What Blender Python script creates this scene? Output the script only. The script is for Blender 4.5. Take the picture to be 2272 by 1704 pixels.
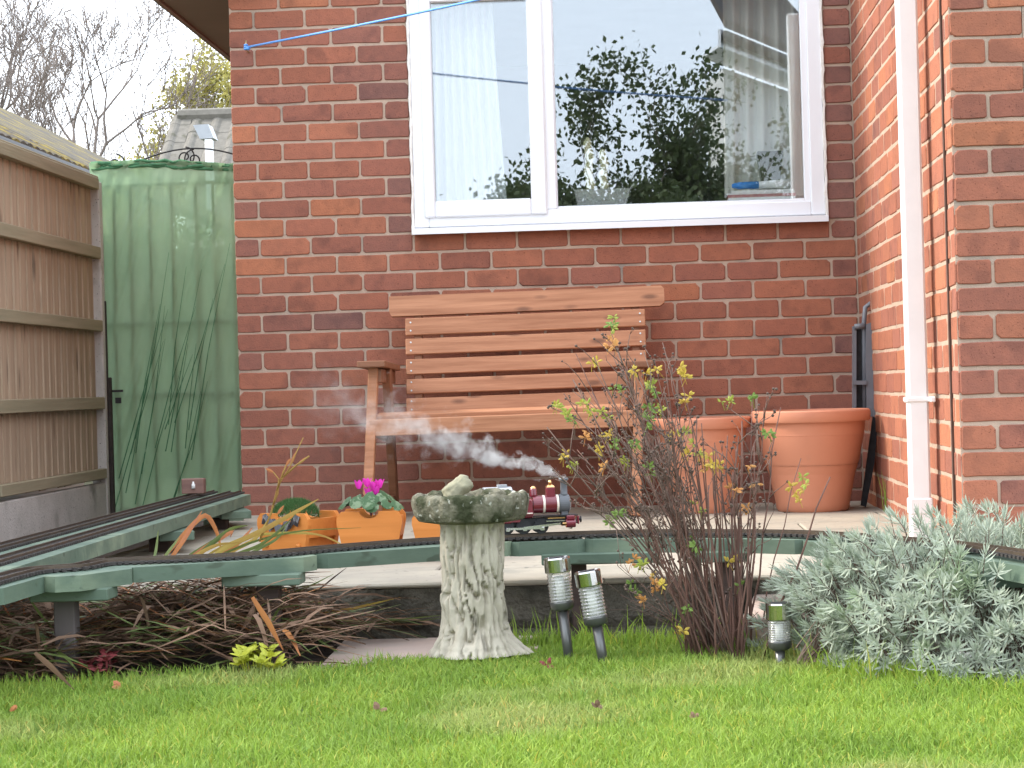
import bpy, bmesh, math, random
import numpy as np
from mathutils import Vector, Matrix, noise as mnoise

# ------------------------------------------------------------------ scene, camera, sky, sun
for o in list(bpy.data.objects):
    bpy.data.objects.remove(o)
scene = bpy.context.scene
col = scene.collection
R = math.radians
FPX, YAW, PITCH, ROLL, CAMZ = 4605.0, 0.05764, 0.00105, 0.02817, 0.54
_fw = Vector((-math.sin(YAW)*math.cos(PITCH), math.cos(YAW)*math.cos(PITCH), math.sin(PITCH)))
_r0 = Vector((math.cos(YAW), math.sin(YAW), 0.0))
_u0 = _r0.cross(_fw)
CR = _r0*math.cos(ROLL) - _u0*math.sin(ROLL)
CU = _r0*math.sin(ROLL) + _u0*math.cos(ROLL)
CAM = Vector((0, 0, CAMZ))
cd = bpy.data.cameras.new('camera')
cam = bpy.data.objects.new('camera', cd)
col.objects.link(cam)
cam.matrix_world = Matrix(((CR.x, CU.x, -_fw.x, 0), (CR.y, CU.y, -_fw.y, 0), (CR.z, CU.z, -_fw.z, CAMZ), (0, 0, 0, 1)))
cd.sensor_width = 36.0
cd.lens = FPX/2272*36.0
cd.clip_start = 0.05
cd.clip_end = 3000
scene.camera = cam
scene.render.resolution_x, scene.render.resolution_y = 1024, 768

SUN_EL, SUN_AZ = R(34), math.atan2(0.16, -1.0)       # towards the sun: from the left, a little behind the wall line
world = bpy.data.worlds.new('World')
scene.world = world
world.use_nodes = True
wn = world.node_tree
wn.nodes.clear()
wo = wn.nodes.new('ShaderNodeOutputWorld')
bg = wn.nodes.new('ShaderNodeBackground')
sky = wn.nodes.new('ShaderNodeTexSky')
sky.sky_type = 'NISHITA'
sky.sun_disc = False
sky.sun_elevation = SUN_EL
sky.sun_rotation = math.pi/2 - SUN_AZ
sky.air_density = 1.6
sky.dust_density = 4.0
sky.ozone_density = 1.0
mixw = wn.nodes.new('ShaderNodeMixRGB')              # thin even cloud cover over the blue
mixw.inputs[0].default_value = 0.72
mixw.inputs[2].default_value = (11.6, 12.5, 14.0, 1)
wn.links.new(sky.outputs[0], mixw.inputs[1])
wn.links.new(mixw.outputs[0], bg.inputs[0])
bg.inputs[1].default_value = 0.08
wn.links.new(bg.outputs[0], wo.inputs[0])
sd = bpy.data.lights.new('sun', 'SUN')
sd.energy = 1.3
sd.angle = R(10)
sd.color = (1.0, 0.94, 0.85)
sun = bpy.data.objects.new('sun', sd)
col.objects.link(sun)
_sv = Vector((math.cos(SUN_AZ)*math.cos(SUN_EL), math.sin(SUN_AZ)*math.cos(SUN_EL), math.sin(SUN_EL)))
sun.rotation_euler = _sv.to_track_quat('Z', 'Y').to_euler()
sun.location = (-6, 6, 9)
vs = scene.view_settings
vs.view_transform = 'Standard'
vs.look = 'None'
vs.gamma = 1.0
vs.exposure = 1.82
vs.use_curve_mapping = False

# ------------------------------------------------------------------ pixel helpers (pixels of the 2212-wide view of the photo)
KS = 2272/2212
def ray(u, v):
    u *= KS; v *= KS
    return _fw + CR*((u-1136)/FPX) + CU*((852-v)/FPX)
def PY(u, v, y):
    d = ray(u, v); return CAM + d*(y/d.y)
def PZ(u, v, z):
    d = ray(u, v); return CAM + d*((z-CAMZ)/d.z)
def PX(u, v, x):
    d = ray(u, v); return CAM + d*(x/d.x)
def pix(p):
    q = Vector(p)-CAM; d = q.dot(_fw)
    return ((1136+FPX*q.dot(CR)/d)/KS, (852-FPX*q.dot(CU)/d)/KS)

# ------------------------------------------------------------------ mesh helpers
class MB:
    def __init__(s): s.v = []; s.f = []; s.smooth = False
    def add(s, verts, faces):
        n = len(s.v); s.v.extend([tuple(p) for p in verts]); s.f.extend([tuple(i+n for i in q) for q in faces]); return s
    def box(s, c, size, rot=None, bev=0.0):
        hx, hy, hz = size[0]/2, size[1]/2, size[2]/2
        if bev <= 0:
            vs_ = [(x, y, z) for x in (-hx, hx) for y in (-hy, hy) for z in (-hz, hz)]
            fs = [(0, 1, 3, 2), (4, 6, 7, 5), (0, 4, 5, 1), (2, 3, 7, 6), (0, 2, 6, 4), (1, 5, 7, 3)]
        else:
            b = min(bev, hx*.9, hy*.9, hz*.9)
            bm = bmesh.new(); bmesh.ops.create_cube(bm, size=1)
            for q in bm.verts: q.co = Vector((q.co.x*size[0], q.co.y*size[1], q.co.z*size[2]))
            bmesh.ops.bevel(bm, geom=bm.edges[:], offset=b, segments=1, affect='EDGES', profile=.5)
            bm.verts.index_update()
            vs_ = [tuple(q.co) for q in bm.verts]; fs = [tuple(q.index for q in f.verts) for f in bm.faces]; bm.free()
        if rot is not None: vs_ = [rot @ Vector(p) for p in vs_]
        vs_ = [(p[0]+c[0], p[1]+c[1], p[2]+c[2]) for p in vs_]
        return s.add(vs_, fs)
    def bar(s, a, b, w, h, up=(0, 0, 1), bev=0.0):
        a, b = Vector(a), Vector(b); d = b-a; L = d.length; x = d.normalized()
        y = Vector(up).cross(x)
        if y.length < 1e-5: y = Vector((0, 1, 0)).cross(x)
        y.normalize(); z = x.cross(y)
        rot = Matrix((x, y, z)).transposed()
        return s.box((a+b)/2, (L, w, h), rot, bev)
    def tube(s, pts, rad, n=6, cap=True):
        pts = [Vector(p) for p in pts]
        if not hasattr(rad, '__len__'): rad = [rad]*len(pts)
        vs_, fs = [], []
        prev = None
        for i, p in enumerate(pts):
            t = (pts[min(i+1, len(pts)-1)]-pts[max(i-1, 0)])
            if t.length < 1e-9: t = Vector((0, 0, 1))
            t.normalize()
            if prev is None:
                a = Vector((0, 0, 1)) if abs(t.z) < .9 else Vector((1, 0, 0))
                x = t.cross(a).normalized()
            else:
                x = (prev-t*prev.dot(t))
                x = x.normalized() if x.length > 1e-6 else t.orthogonal().normalized()
            prev = x; y = t.cross(x)
            for k in range(n):
                an = 2*math.pi*k/n
                vs_.append(p+(x*math.cos(an)+y*math.sin(an))*rad[i])
        for i in range(len(pts)-1):
            for k in range(n):
                k2 = (k+1) % n
                fs.append((i*n+k, i*n+k2, (i+1)*n+k2, (i+1)*n+k))
        if cap:
            fs.append(tuple(range(n-1, -1, -1))); m = (len(pts)-1)*n; fs.append(tuple(m+k for k in range(n)))
        return s.add(vs_, fs)
    def lathe(s, prof, n=24, c=(0, 0, 0), axis='Z', rot=None, close=False):
        vs_, fs = [], []
        for (r, z) in prof:
            for k in range(n):
                an = 2*math.pi*k/n
                p = (r*math.cos(an), r*math.sin(an), z)
                if axis == 'X': p = (z, p[0], p[1])
                elif axis == 'Y': p = (p[0], z, p[1])
                vs_.append(p)
        for i in range(len(prof)-1):
            for k in range(n):
                k2 = (k+1) % n
                fs.append((i*n+k, i*n+k2, (i+1)*n+k2, (i+1)*n+k))
        if prof[0][0] > 1e-6: fs.append(tuple(range(n-1, -1, -1)))
        if prof[-1][0] > 1e-6: m = (len(prof)-1)*n; fs.append(tuple(m+k for k in range(n)))
        if rot is not None: vs_ = [rot @ Vector(p) for p in vs_]
        vs_ = [(p[0]+c[0], p[1]+c[1], p[2]+c[2]) for p in vs_]
        return s.add(vs_, fs)
    def prism(s, poly, d, origin=(0, 0, 0), ax=(1, 0, 0), ay=(0, 0, 1)):
        """polygon in the plane (ax, ay) pushed along ax x ay by d"""
        o, ax, ay = Vector(origin), Vector(ax), Vector(ay); nn = ax.cross(ay).normalized()
        n = len(poly)
        a = [o+ax*p[0]+ay*p[1] for p in poly]; b = [q+nn*d for q in a]
        fs = [tuple(range(n-1, -1, -1)), tuple(n+i for i in range(n))]
        fs += [(i, (i+1) % n, n+(i+1) % n, n+i) for i in range(n)]
        return s.add(a+b, fs)
    def build(s, name, material, parent=None, smooth=None, loc=None, rz=None):
        me = bpy.data.meshes.new(name)
        me.from_pydata(s.v, [], s.f)
        me.update()
        return mobj(name, me, material, parent, s.smooth if smooth is None else smooth, loc, rz)

def mobj(name, me, material, parent=None, smooth=False, loc=None, rz=None):
    if material is not None:
        ms = material if isinstance(material, (list, tuple)) else [material]
        if len(me.materials) == 0:
            for m in ms: me.materials.append(m)
    if smooth: me.polygons.foreach_set('use_smooth', [True]*len(me.polygons))
    o = bpy.data.objects.new(name, me)
    col.objects.link(o)
    if loc is not None: o.location = loc
    if rz is not None: o.rotation_euler[2] = rz
    if parent is not None: o.parent = parent
    return o
def recalc(o):
    bm = bmesh.new(); bm.from_mesh(o.data); bmesh.ops.recalc_face_normals(bm, faces=bm.faces); bm.to_mesh(o.data); bm.free(); return o
def empty(name, loc=(0, 0, 0), rz=0.0):
    o = bpy.data.objects.new(name, None); o.empty_display_size = .1
    col.objects.link(o); o.location = loc; o.rotation_euler[2] = rz
    return o
def tag(o, label=None, cat=None, group=None, kind=None):
    if label: o['label'] = label
    if cat: o['category'] = cat
    if group: o['group'] = group
    if kind: o['kind'] = kind
    return o
def copy_tree(o, parent=None):
    c = o.copy(); col.objects.link(c)
    if parent is not None: c.parent = parent
    for ch in list(o.children): copy_tree(ch, c)
    return c
def fast_mesh(name, V, F):
    """V (n,3) array, F (m,k) array with k 3 or 4"""
    me = bpy.data.meshes.new(name)
    V = np.asarray(V, dtype=np.float32); F = np.asarray(F, dtype=np.int32)
    k = F.shape[1]
    me.vertices.add(len(V)); me.vertices.foreach_set('co', V.ravel())
    me.loops.add(F.size); me.loops.foreach_set('vertex_index', F.ravel())
    me.polygons.add(len(F)); me.polygons.foreach_set('loop_start', np.arange(0, F.size, k, dtype=np.int32))
    me.update(calc_edges=True); me.validate()
    return me
def set_col(me, arr, name='Col'):
    a = me.color_attributes.new(name, 'FLOAT_COLOR', 'POINT')
    b = np.ones((len(me.vertices), 4), dtype=np.float32); b[:, :3] = arr
    a.data.foreach_set('color', b.ravel())
def fbm(x, y, z, o=4): return mnoise.fractal(Vector((x, y, z)), 1.0, 2.0, o)

# ------------------------------------------------------------------ materials
MAT = {}
def mat(name, c1, c2=None, scale=8.0, rough=.7, bump=0.0, bscale=40.0, stretch=(1, 1, 1), metal=0.0, spec=.35, c3=None, rnd=True,
        lo=.35, hi=.65, c3scale=3.0, c3amt=.55, source=None, speck=None, trans=0.0, coat=0.0, bdist=.004, detail=5.0):
    """noise-mixed base colour (c1..c2, patches of c3), fine bump; source 'OBJ' = object colour, 'ATT' = colour attribute multiplied in"""
    m = bpy.data.materials.new(name); m.use_nodes = True
    nt = m.node_tree; N = nt.nodes; Lk = nt.links.new
    b = N['Principled BSDF']
    b.inputs['Roughness'].default_value = rough; b.inputs['Metallic'].default_value = metal
    b.inputs['Specular IOR Level'].default_value = spec
    if coat: b.inputs['Coat Weight'].default_value = coat; b.inputs['Coat Roughness'].default_value = .1
    tc = N.new('ShaderNodeTexCoord'); mp = N.new('ShaderNodeMapping'); mp.inputs['Scale'].default_value = stretch
    Lk(tc.outputs['Object'], mp.inputs['Vector'])
    if rnd:
        oi = N.new('ShaderNodeObjectInfo'); mu = N.new('ShaderNodeMath'); mu.operation = 'MULTIPLY'; mu.inputs[1].default_value = 37.0
        Lk(oi.outputs['Random'], mu.inputs[0])
        cx = N.new('ShaderNodeCombineXYZ')
        for i in range(3): Lk(mu.outputs[0], cx.inputs[i])
        Lk(cx.outputs[0], mp.inputs['Location'])
    vec = mp.outputs[0]
    n1 = N.new('ShaderNodeTexNoise'); n1.inputs['Scale'].default_value = scale; n1.inputs['Detail'].default_value = detail; n1.inputs['Roughness'].default_value = .62
    Lk(vec, n1.inputs['Vector'])
    r1 = N.new('ShaderNodeMapRange'); r1.inputs[1].default_value = lo; r1.inputs[2].default_value = hi
    Lk(n1.outputs['Fac'], r1.inputs[0])
    mx = N.new('ShaderNodeMixRGB'); mx.inputs[1].default_value = (*c1, 1); mx.inputs[2].default_value = (*(c2 or c1), 1)
    Lk(r1.outputs[0], mx.inputs[0])
    out = mx.outputs[0]
    if c3 is not None:
        n3 = N.new('ShaderNodeTexNoise'); n3.inputs['Scale'].default_value = c3scale; n3.inputs['Detail'].default_value = 6
        Lk(vec, n3.inputs['Vector'])
        r3 = N.new('ShaderNodeMapRange'); r3.inputs[1].default_value = c3amt; r3.inputs[2].default_value = c3amt+.12
        Lk(n3.outputs['Fac'], r3.inputs[0])
        m3 = N.new('ShaderNodeMixRGB'); m3.inputs[2].default_value = (*c3, 1)
        Lk(r3.outputs[0], m3.inputs[0]); Lk(out, m3.inputs[1]); out = m3.outputs[0]
    if speck is not None:       # (colour, scale, threshold)
        vo = N.new('ShaderNodeTexNoise'); vo.inputs['Scale'].default_value = speck[1]; vo.inputs['Detail'].default_value = 2
        Lk(vec, vo.inputs['Vector'])
        rr = N.new('ShaderNodeMapRange'); rr.inputs[1].default_value = speck[2]; rr.inputs[2].default_value = speck[2]+.06
        Lk(vo.outputs['Fac'], rr.inputs[0])
        ms = N.new('ShaderNodeMixRGB'); ms.inputs[2].default_value = (*speck[0], 1)
        Lk(rr.outputs[0], ms.inputs[0]); Lk(out, ms.inputs[1]); out = ms.outputs[0]
    if source:
        mm = N.new('ShaderNodeMixRGB'); mm.blend_type = 'MULTIPLY'; mm.inputs[0].default_value = 1
        Lk(out, mm.inputs[1])
        if source == 'OBJ':
            s_ = N.new('ShaderNodeObjectInfo'); Lk(s_.outputs['Color'], mm.inputs[2])
        else:
            s_ = N.new('ShaderNodeAttribute'); s_.attribute_name = 'Col'; Lk(s_.outputs['Color'], mm.inputs[2])
        out = mm.outputs[0]
    Lk(out, b.inputs['Base Color'])
    if bump:
        nb = N.new('ShaderNodeTexNoise'); nb.inputs['Scale'].default_value = bscale; nb.inputs['Detail'].default_value = 5
        Lk(vec, nb.inputs['Vector'])
        bp = N.new('ShaderNodeBump'); bp.inputs['Strength'].default_value = bump; bp.inputs['Distance'].default_value = bdist
        Lk(nb.outputs['Fac'], bp.inputs['Height']); Lk(bp.outputs[0], b.inputs['Normal'])
    if trans:                    # thin leaf: part of the light passes through
        tr = N.new('ShaderNodeBsdfTranslucent'); Lk(out, tr.inputs[0])
        ad = N.new('ShaderNodeMixShader'); ad.inputs[0].default_value = trans
        Lk(b.outputs[0], ad.inputs[1]); Lk(tr.outputs[0], ad.inputs[2]); Lk(ad.outputs[0], N['Material Output'].inputs[0])
    MAT[name] = m
    return m

def wood(name, c1, c2, knot=(.12, .06, .04), rough=.6, gscale=9.0, knots=True, grey=None, bump=.25, kmap=(4.2, 0.0, 13.0)):
    """timber with grain along local X"""
    m = mat(name, c1, c2, scale=gscale, rough=rough, stretch=(.18, 3.2, 3.2), bump=bump, bscale=22, spec=.25, detail=7)
    nt = m.node_tree; N = nt.nodes; Lk = nt.links.new; b = N['Principled BSDF']
    src = b.inputs['Base Color'].links[0].from_socket
    if knots:
        tc = [n for n in N if n.type == 'TEX_COORD'][0]; mp0 = [n for n in N if n.type == 'MAPPING'][0]
        mp = N.new('ShaderNodeMapping'); mp.inputs['Scale'].default_value = kmap
        Lk(tc.outputs['Object'], mp.inputs['Vector']); Lk(mp0.inputs['Location'].links[0].from_socket, mp.inputs['Location'])
        vo = N.new('ShaderNodeTexVoronoi'); vo.inputs['Scale'].default_value = 1.0
        Lk(mp.outputs[0], vo.inputs['Vector'])
        rr = N.new('ShaderNodeMapRange'); rr.inputs[1].default_value = .07; rr.inputs[2].default_value = .19; rr.inputs[3].default_value = .8; rr.inputs[4].default_value = 0
        Lk(vo.outputs['Distance'], rr.inputs[0])
        mk = N.new('ShaderNodeMixRGB'); mk.inputs[2].default_value = (*knot, 1)
        Lk(rr.outputs[0], mk.inputs[0]); Lk(src, mk.inputs[1]); Lk(mk.outputs[0], b.inputs['Base Color'])
    return m

mat('brick', (1.06, 1.04, 1.02), (.88, .9, .92), scale=26, rough=.9, bump=.5, bscale=170, source='OBJ', speck=((.50, .47, .48), 190, .64), bdist=.004, spec=.15, c3=(.72, .75, .80), c3scale=9, c3amt=.56)
mat('brick_joined', (1.06, 1.04, 1.02), (.88, .9, .92), scale=26, rough=.9, bump=.5, bscale=170, source='ATT', speck=((.45, .42, .45), 210, .64), bdist=.004, spec=.15, c3=(.72, .75, .80), c3scale=9, c3amt=.56)
mat('mortar', (.49, .365, .280), (.41, .31, .24), scale=14, rough=.95, bump=.6, bscale=220, c3=(.29, .245, .205), c3scale=4, c3amt=.60, spec=.1)
mat('upvc', (.80, .81, .83), (.76, .77, .79), scale=2, rough=.3, spec=.5)
mat('pipe_white', (.86, .86, .85), (.80, .80, .79), scale=5, rough=.35, spec=.5, c3=(.70, .70, .64), c3scale=9, c3amt=.68)
mat('sealant', (.80, .78, .74), (.70, .66, .6), scale=40, rough=.6, bump=.5, bscale=60)
mat('soffit', (.20, .125, .10), (.17, .105, .085), scale=3, rough=.45)
mat('room', (.42, .40, .37), (.36, .34, .32), scale=2, rough=.9)
# ------------------------------------------------------------------ key planes of the place
WY, PYW, XL, XR = 9.125, 6.410, -1.745, 0.996          # back wall, wing wall, left corner, return wall
HC, LB = 0.0842, 0.2286                                  # course height and brick length with joint
Z0 = 1.698+CAMZ                                          # joint number 0
def zj(i): return Z0-i*HC
BED, LAWN, DECK = -0.148, -0.150, 0.118
rng = random.Random(7)

# ------------------------------------------------------------------ the house
house = tag(empty('brick_house', (XL, WY, 0)), 'red brick house with white window, set back beside a projecting brick wing', 'house')
def hloc(p): return Vector(p)-house.location

def brick_geo(w, h, d, seed):
    r = random.Random(seed); c = .005+.004*r.random()
    hw, hh = w/2, h/2
    j = lambda a=.0012: r.uniform(-a, a)
    chip = r.randrange(8) if r.random() < .5 else -1
    pts = []
    cs = [(-hw, -hh, 1, 1), (hw, -hh, -1, 1), (hw, hh, -1, -1), (-hw, hh, 1, -1)]
    for k, (x, z, sx, sz) in enumerate(cs):
        cc = c*(2.2 if chip == k else 1)
        a, b = (x+sx*cc+j(), z+j()), (x+j(), z+sz*cc+j())
        pts += [b, a] if k in (0, 2) else [a, b]
        if k in (0, 2): pts.append((r.uniform(-.3, .3)*w, z+j(.002)))
    n = len(pts)
    ins = .0025
    f = [(p[0]-math.copysign(min(ins, abs(p[0])), p[0]), 0.0, p[1]-math.copysign(ins, p[1])) for p in pts]
    m = [(p[0], .003, p[1]) for p in pts]
    bk = [(p[0], d, p[1]) for p in pts]
    vs_ = f+m+bk
    fs = [tuple(range(n))]
    for q in range(2):
        for i in range(n):
            i2 = (i+1) % n
            fs.append((q*n+i, (q+1)*n+i, (q+1)*n+i2, q*n+i2))
    return vs_, fs
BW, BH = LB-.0110, HC-.0108
BM = {}
for kind, w in (('s', BW), ('h', LB/2-.0110)):
    for k in range(10 if kind == 's' else 6):
        vs_, fs = brick_geo(w, BH, .035, 100*k+(7 if kind == 's' else 3))
        me = bpy.data.meshes.new('brick'); me.from_pydata(vs_, [], fs); me.update(); me.materials.append(MAT['brick'])
        BM[(kind, k)] = (me, np.array(vs_), fs)

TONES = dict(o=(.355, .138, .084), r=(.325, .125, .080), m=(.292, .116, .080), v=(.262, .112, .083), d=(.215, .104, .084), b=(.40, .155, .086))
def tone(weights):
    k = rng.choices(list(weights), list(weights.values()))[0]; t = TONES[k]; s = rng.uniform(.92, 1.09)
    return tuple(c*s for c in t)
bricks = []                                               # (wall, centre, rz, width kind/scale, colour)
def lay(wall, row, s0, s1, full_w, pos, rz, weights, skip=None):
    """one course between s0 and s1; the first piece is a half when full_w is False"""
    s = s0; first = True; z = (zj(row)+zj(row+1))/2
    while s < s1-.03:
        ln = LB/2 if (first and not full_w) else LB
        e = min(s+ln, s1)
        if s1-e < .03: e = s1
        w = e-s
        if not (skip and skip(s, e, row)):
            wt = weights(s, e, row) if callable(weights) else weights
            bricks.append((wall, pos((s+e)/2, z), rz, w, tone(wt), row))
        s = e; first = False
# window opening, from the photograph: left jamb after 3.5 bricks, right jamb 0.13 m short of the corner
WX0, WX1, WZ0, WZ1 = XL+3.5*LB+.005, XR-.128, zj(12)+.0, 2.33
def cut_window(s, e, row):
    return False
ROW0, ROW1 = -4, 27
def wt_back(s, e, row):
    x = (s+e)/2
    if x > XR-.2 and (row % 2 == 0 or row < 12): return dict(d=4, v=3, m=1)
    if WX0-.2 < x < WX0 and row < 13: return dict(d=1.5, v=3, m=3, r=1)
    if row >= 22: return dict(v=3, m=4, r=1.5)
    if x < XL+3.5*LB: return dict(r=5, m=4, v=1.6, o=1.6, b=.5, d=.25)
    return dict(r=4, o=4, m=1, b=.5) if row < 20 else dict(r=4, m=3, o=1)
for r_ in range(ROW0, ROW1):
    full = (r_ % 2 == 1)
    segs = [(XL, XR)] if r_ >= 12 else [(XL, WX0-.004), (WX1+.004, XR)]
    if zj(r_+1) > WZ1-.01: segs = [(XL, XR)]
    for a, b in segs:
        fw_ = full if a == XL else False
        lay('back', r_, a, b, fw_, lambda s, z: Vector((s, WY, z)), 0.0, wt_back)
    # return wall runs from the back corner towards the camera
    lay('return', r_, 0.0, WY-PYW, not full, lambda s, z: Vector((XR, WY-s, z)), -math.pi/2, dict(o=4, r=4, m=2, b=1.2, v=.5))
    lay('wing', r_, XR, XR+1.2, full, lambda s, z: Vector((s, PYW, z)), 0.0, dict(r=4, o=3, m=3, b=1, v=.5))
def mortar_wall(name, mb, label=None):
    o = mb.build(name, MAT['mortar'], house, loc=-house.location)
    return o
SET = .006
mb = MB(); T = .22; ZT = zj(ROW0); ZB = -.35
yc = WY+SET+T/2
mb.box(((XL+WX0)/2+SET/2, yc, (ZT+ZB)/2), (WX0-XL-SET, T, ZT-ZB))
mb.box(((WX1+XR)/2+.1, yc, (ZT+ZB)/2), (XR-WX1+.2, T, ZT-ZB))
mb.box(((WX0+WX1)/2, yc, (WZ0+ZB)/2), (WX1-WX0, T, WZ0-ZB))
mb.box(((WX0+WX1)/2, yc, (WZ1+ZT)/2), (WX1-WX0, T, ZT-WZ1))
W_back = mortar_wall('wall', mb)
mb = MB(); mb.box((XR+.0025+T/2, (WY+PYW+SET)/2, (ZT+ZB)/2), (T, WY-PYW-SET, ZT-ZB)); W_ret = mortar_wall('wall', mb)
mb = MB(); mb.box((XR+.0025+T+.002+.55, PYW+SET+T/2, (ZT+ZB)/2), (1.1, T, ZT-ZB))
W_wing = mortar_wall('wall', mb)
WALLS = dict(back=W_back, wing=W_wing)
WALLS['return'] = W_ret
# side wall of the house, running back from the left corner
mb = MB(); mb.box((XL+SET+T/2, WY+SET+T+.002+1.5, (ZT+ZB)/2), (T, 3.0, ZT-ZB)); W_side = mortar_wall('wall', mb)
for r_ in range(ROW0, ROW1):
    lay('side', r_, 0.0, 3.2, r_ % 2 == 0, lambda s, z: Vector((XL, WY+.115+s, z)), -math.pi/2, dict(r=4, m=4, v=2))
WALLS['side'] = W_side

def area(bk):
    wall, c, rz, w, t, row = bk
    if wall == 'side': return 0
    dx = Vector((math.cos(rz), math.sin(rz), 0))*(w/2)
    a, b = pix(c-dx), pix(c+dx); zc = pix(c+Vector((0, 0, HC/2))); zd = pix(c-Vector((0, 0, HC/2)))
    x0, x1 = max(0, min(a[0], b[0])), min(2212, max(a[0], b[0])); y0, y1 = max(0, zc[1]), min(1659, zd[1])
    if x1 <= x0 or y1 <= y0: return 0
    return (x1-x0)*(y1-y0)
order = sorted(range(len(bricks)), key=lambda i: -area(bricks[i]))
single = set(i for i in order[:300] if area(bricks[i]) > 200)
joined = {}
for i, (wall, c, rz, w, t, row) in enumerate(bricks):
    kind = 's' if w > .17 else 'h'
    me, V, F = BM[(kind, rng.randrange(10 if kind == 's' else 6))]
    sx = (w-.0110)/(BW if kind == 's' else LB/2-.0110)
    dy = rng.uniform(-.0015, .002); dz = rng.uniform(-.0012, .0012); tilt = rng.gauss(0, .004)
    if i in single:
        o = bpy.data.objects.new('brick', me); col.objects.link(o)
        par = WALLS[wall]; o.parent = par
        o.location = c+Vector((0, dy if rz == 0 else 0, dz))
        if rz: o.location.x += dy
        o.rotation_euler = (0, tilt, rz) if rz == 0 else (0, 0, rz)
        o.scale = (sx, 1, 1)
        o.color = (*t, 1)
    else:
        P = V.copy(); P[:, 0] *= sx
        ca, sa = math.cos(rz), math.sin(rz)
        X = P[:, 0]*ca-P[:, 1]*sa+c.x+(dy if rz else 0); Y = P[:, 0]*sa+P[:, 1]*ca+c.y+(0 if rz else dy)
        joined.setdefault(wall, []).append((np.stack([X, Y, P[:, 2]+c.z+dz], 1), F, t))
for wall, lst in joined.items():
    mb = MB(); cols = []
    for P, F, t in lst:
        mb.add(P.tolist(), F); cols += [t]*len(P)
    o = mb.build('brick', MAT['brick_joined'], WALLS[wall]); set_col(o.data, np.array(cols)); o['kind'] = 'stuff'
# thin dark strip painting in the downpipe's shadow near the wing corner
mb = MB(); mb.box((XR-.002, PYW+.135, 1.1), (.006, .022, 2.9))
mat('shadow_dark', (.10, .055, .04), (.07, .04, .03), scale=20, rough=.9)
mb.build('pipe_shadow_strip', MAT['shadow_dark'], W_ret)

# ---- window
FY = WY-.004                                               # face of the frame
def wbar(mb, x0, x1, z0, z1, y0, y1, bev=.004): mb.box(((x0+x1)/2, (y0+y1)/2, (z0+z1)/2), (x1-x0, y1-y0, z1-z0), bev=bev)
def wx(u, v=300): return PY(u, v, FY).x
sill_l, sill_r = PY(890, 508, FY-.05), PY(1783, 472, FY-.05)
Wz0 = PY(1330, 478, FY).z                                  # top of the sill under the frame
mb = MB()
f0, f1, f2 = WX0+.002, wx(1192, 300), WX1-.002
fz = Wz0
wbar(mb, f0, f0+.066, fz, WZ1, FY, FY+.07)
wbar(mb, f2-.062, f2, fz, WZ1, FY, FY+.07)
wbar(mb, f0+.066, f2-.062, fz, fz+.062, FY+.001, FY+.07)
wbar(mb, f0+.066, f2-.062, WZ1-.06, WZ1, FY+.001, FY+.07)
mx0, mx1 = wx(1166), wx(1199)
wbar(mb, mx0, mx1, fz+.062, WZ1-.06, FY+.002, FY+.07)
win = mb.build('window', MAT['upvc'], house, loc=-house.location)
win.rotation_euler[1] = 0.0
# opening casement (proud of the frame)
cx0, cx1, cz0 = wx(913), wx(1178), PY(1045, 467, FY).z
mb = MB(); y0, y1 = FY-.016, FY+.03; t_ = .056
gx0, gx1, gz0 = wx(937), wx(1144), PY(1040, 432, FY).z
wbar(mb, cx0, gx0, cz0, WZ1-.03, y0, y1, .006); wbar(mb, gx1, cx1, cz0, WZ1-.03, y0, y1, .006)
wbar(mb, gx0, gx1, cz0, gz0, y0+.001, y1, .006); wbar(mb, gx0, gx1, WZ1-.09, WZ1-.03, y0+.001, y1, .006)
mb.build('casement', MAT['upvc'], win)
# glazing beads of the fixed light
mb = MB(); hx0, hx1, hz0 = wx(1201), wx(1735), PY(1465, 437, FY).z
wbar(mb, mx1-.002, hx0, hz0-.02, WZ1-.07, FY+.012, FY+.05, .003); wbar(mb, hx1, f2-.06, hz0-.02, WZ1-.07, FY+.012, FY+.05, .003)
wbar(mb, hx0, hx1, fz+.055, hz0, FY+.011, FY+.05, .003)
mb.build('glazing_bead', MAT['upvc'], win)
def glass_mat():
    m = bpy.data.materials.new('window_glass'); m.use_nodes = True; N = m.node_tree.nodes; Lk = m.node_tree.links.new
    N.remove(N['Principled BSDF'])
    t = N.new('ShaderNodeBsdfTransparent'); t.inputs[0].default_value = (.95, .97, .97, 1)
    g = N.new('ShaderNodeBsdfGlossy'); g.inputs['Roughness'].default_value = 0.0; g.inputs[0].default_value = (.90, .95, 1, 1)
    x = N.new('ShaderNodeMixShader'); x.inputs[0].default_value = .18
    Lk(t.outputs[0], x.inputs[1]); Lk(g.outputs[0], x.inputs[2]); Lk(x.outputs[0], N['Material Output'].inputs[0])
    MAT['window_glass'] = m
glass_mat()
mb = MB(); mb.box(((gx0+gx1)/2, FY+.018, (gz0+WZ1-.09)/2), (gx1-gx0+.01, .016, WZ1-.09-gz0+.01)); mb.build('pane', MAT['window_glass'], win)
mb = MB(); mb.box(((hx0+hx1)/2, FY+.036, (hz0+WZ1-.07)/2), (hx1-hx0+.01, .016, WZ1-.07-hz0+.01)); mb.build('pane', MAT['window_glass'], win)
# outer sill
mb = MB()
mb.prism([(0, 0), (.075, .006), (.075, .034), (.0, .026)], f2-f0+.012, (f0-.006, FY-.055, fz-.034), (0, 1, 0), (0, 0, 1))
mb.build('sill', MAT['upvc'], win)
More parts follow.
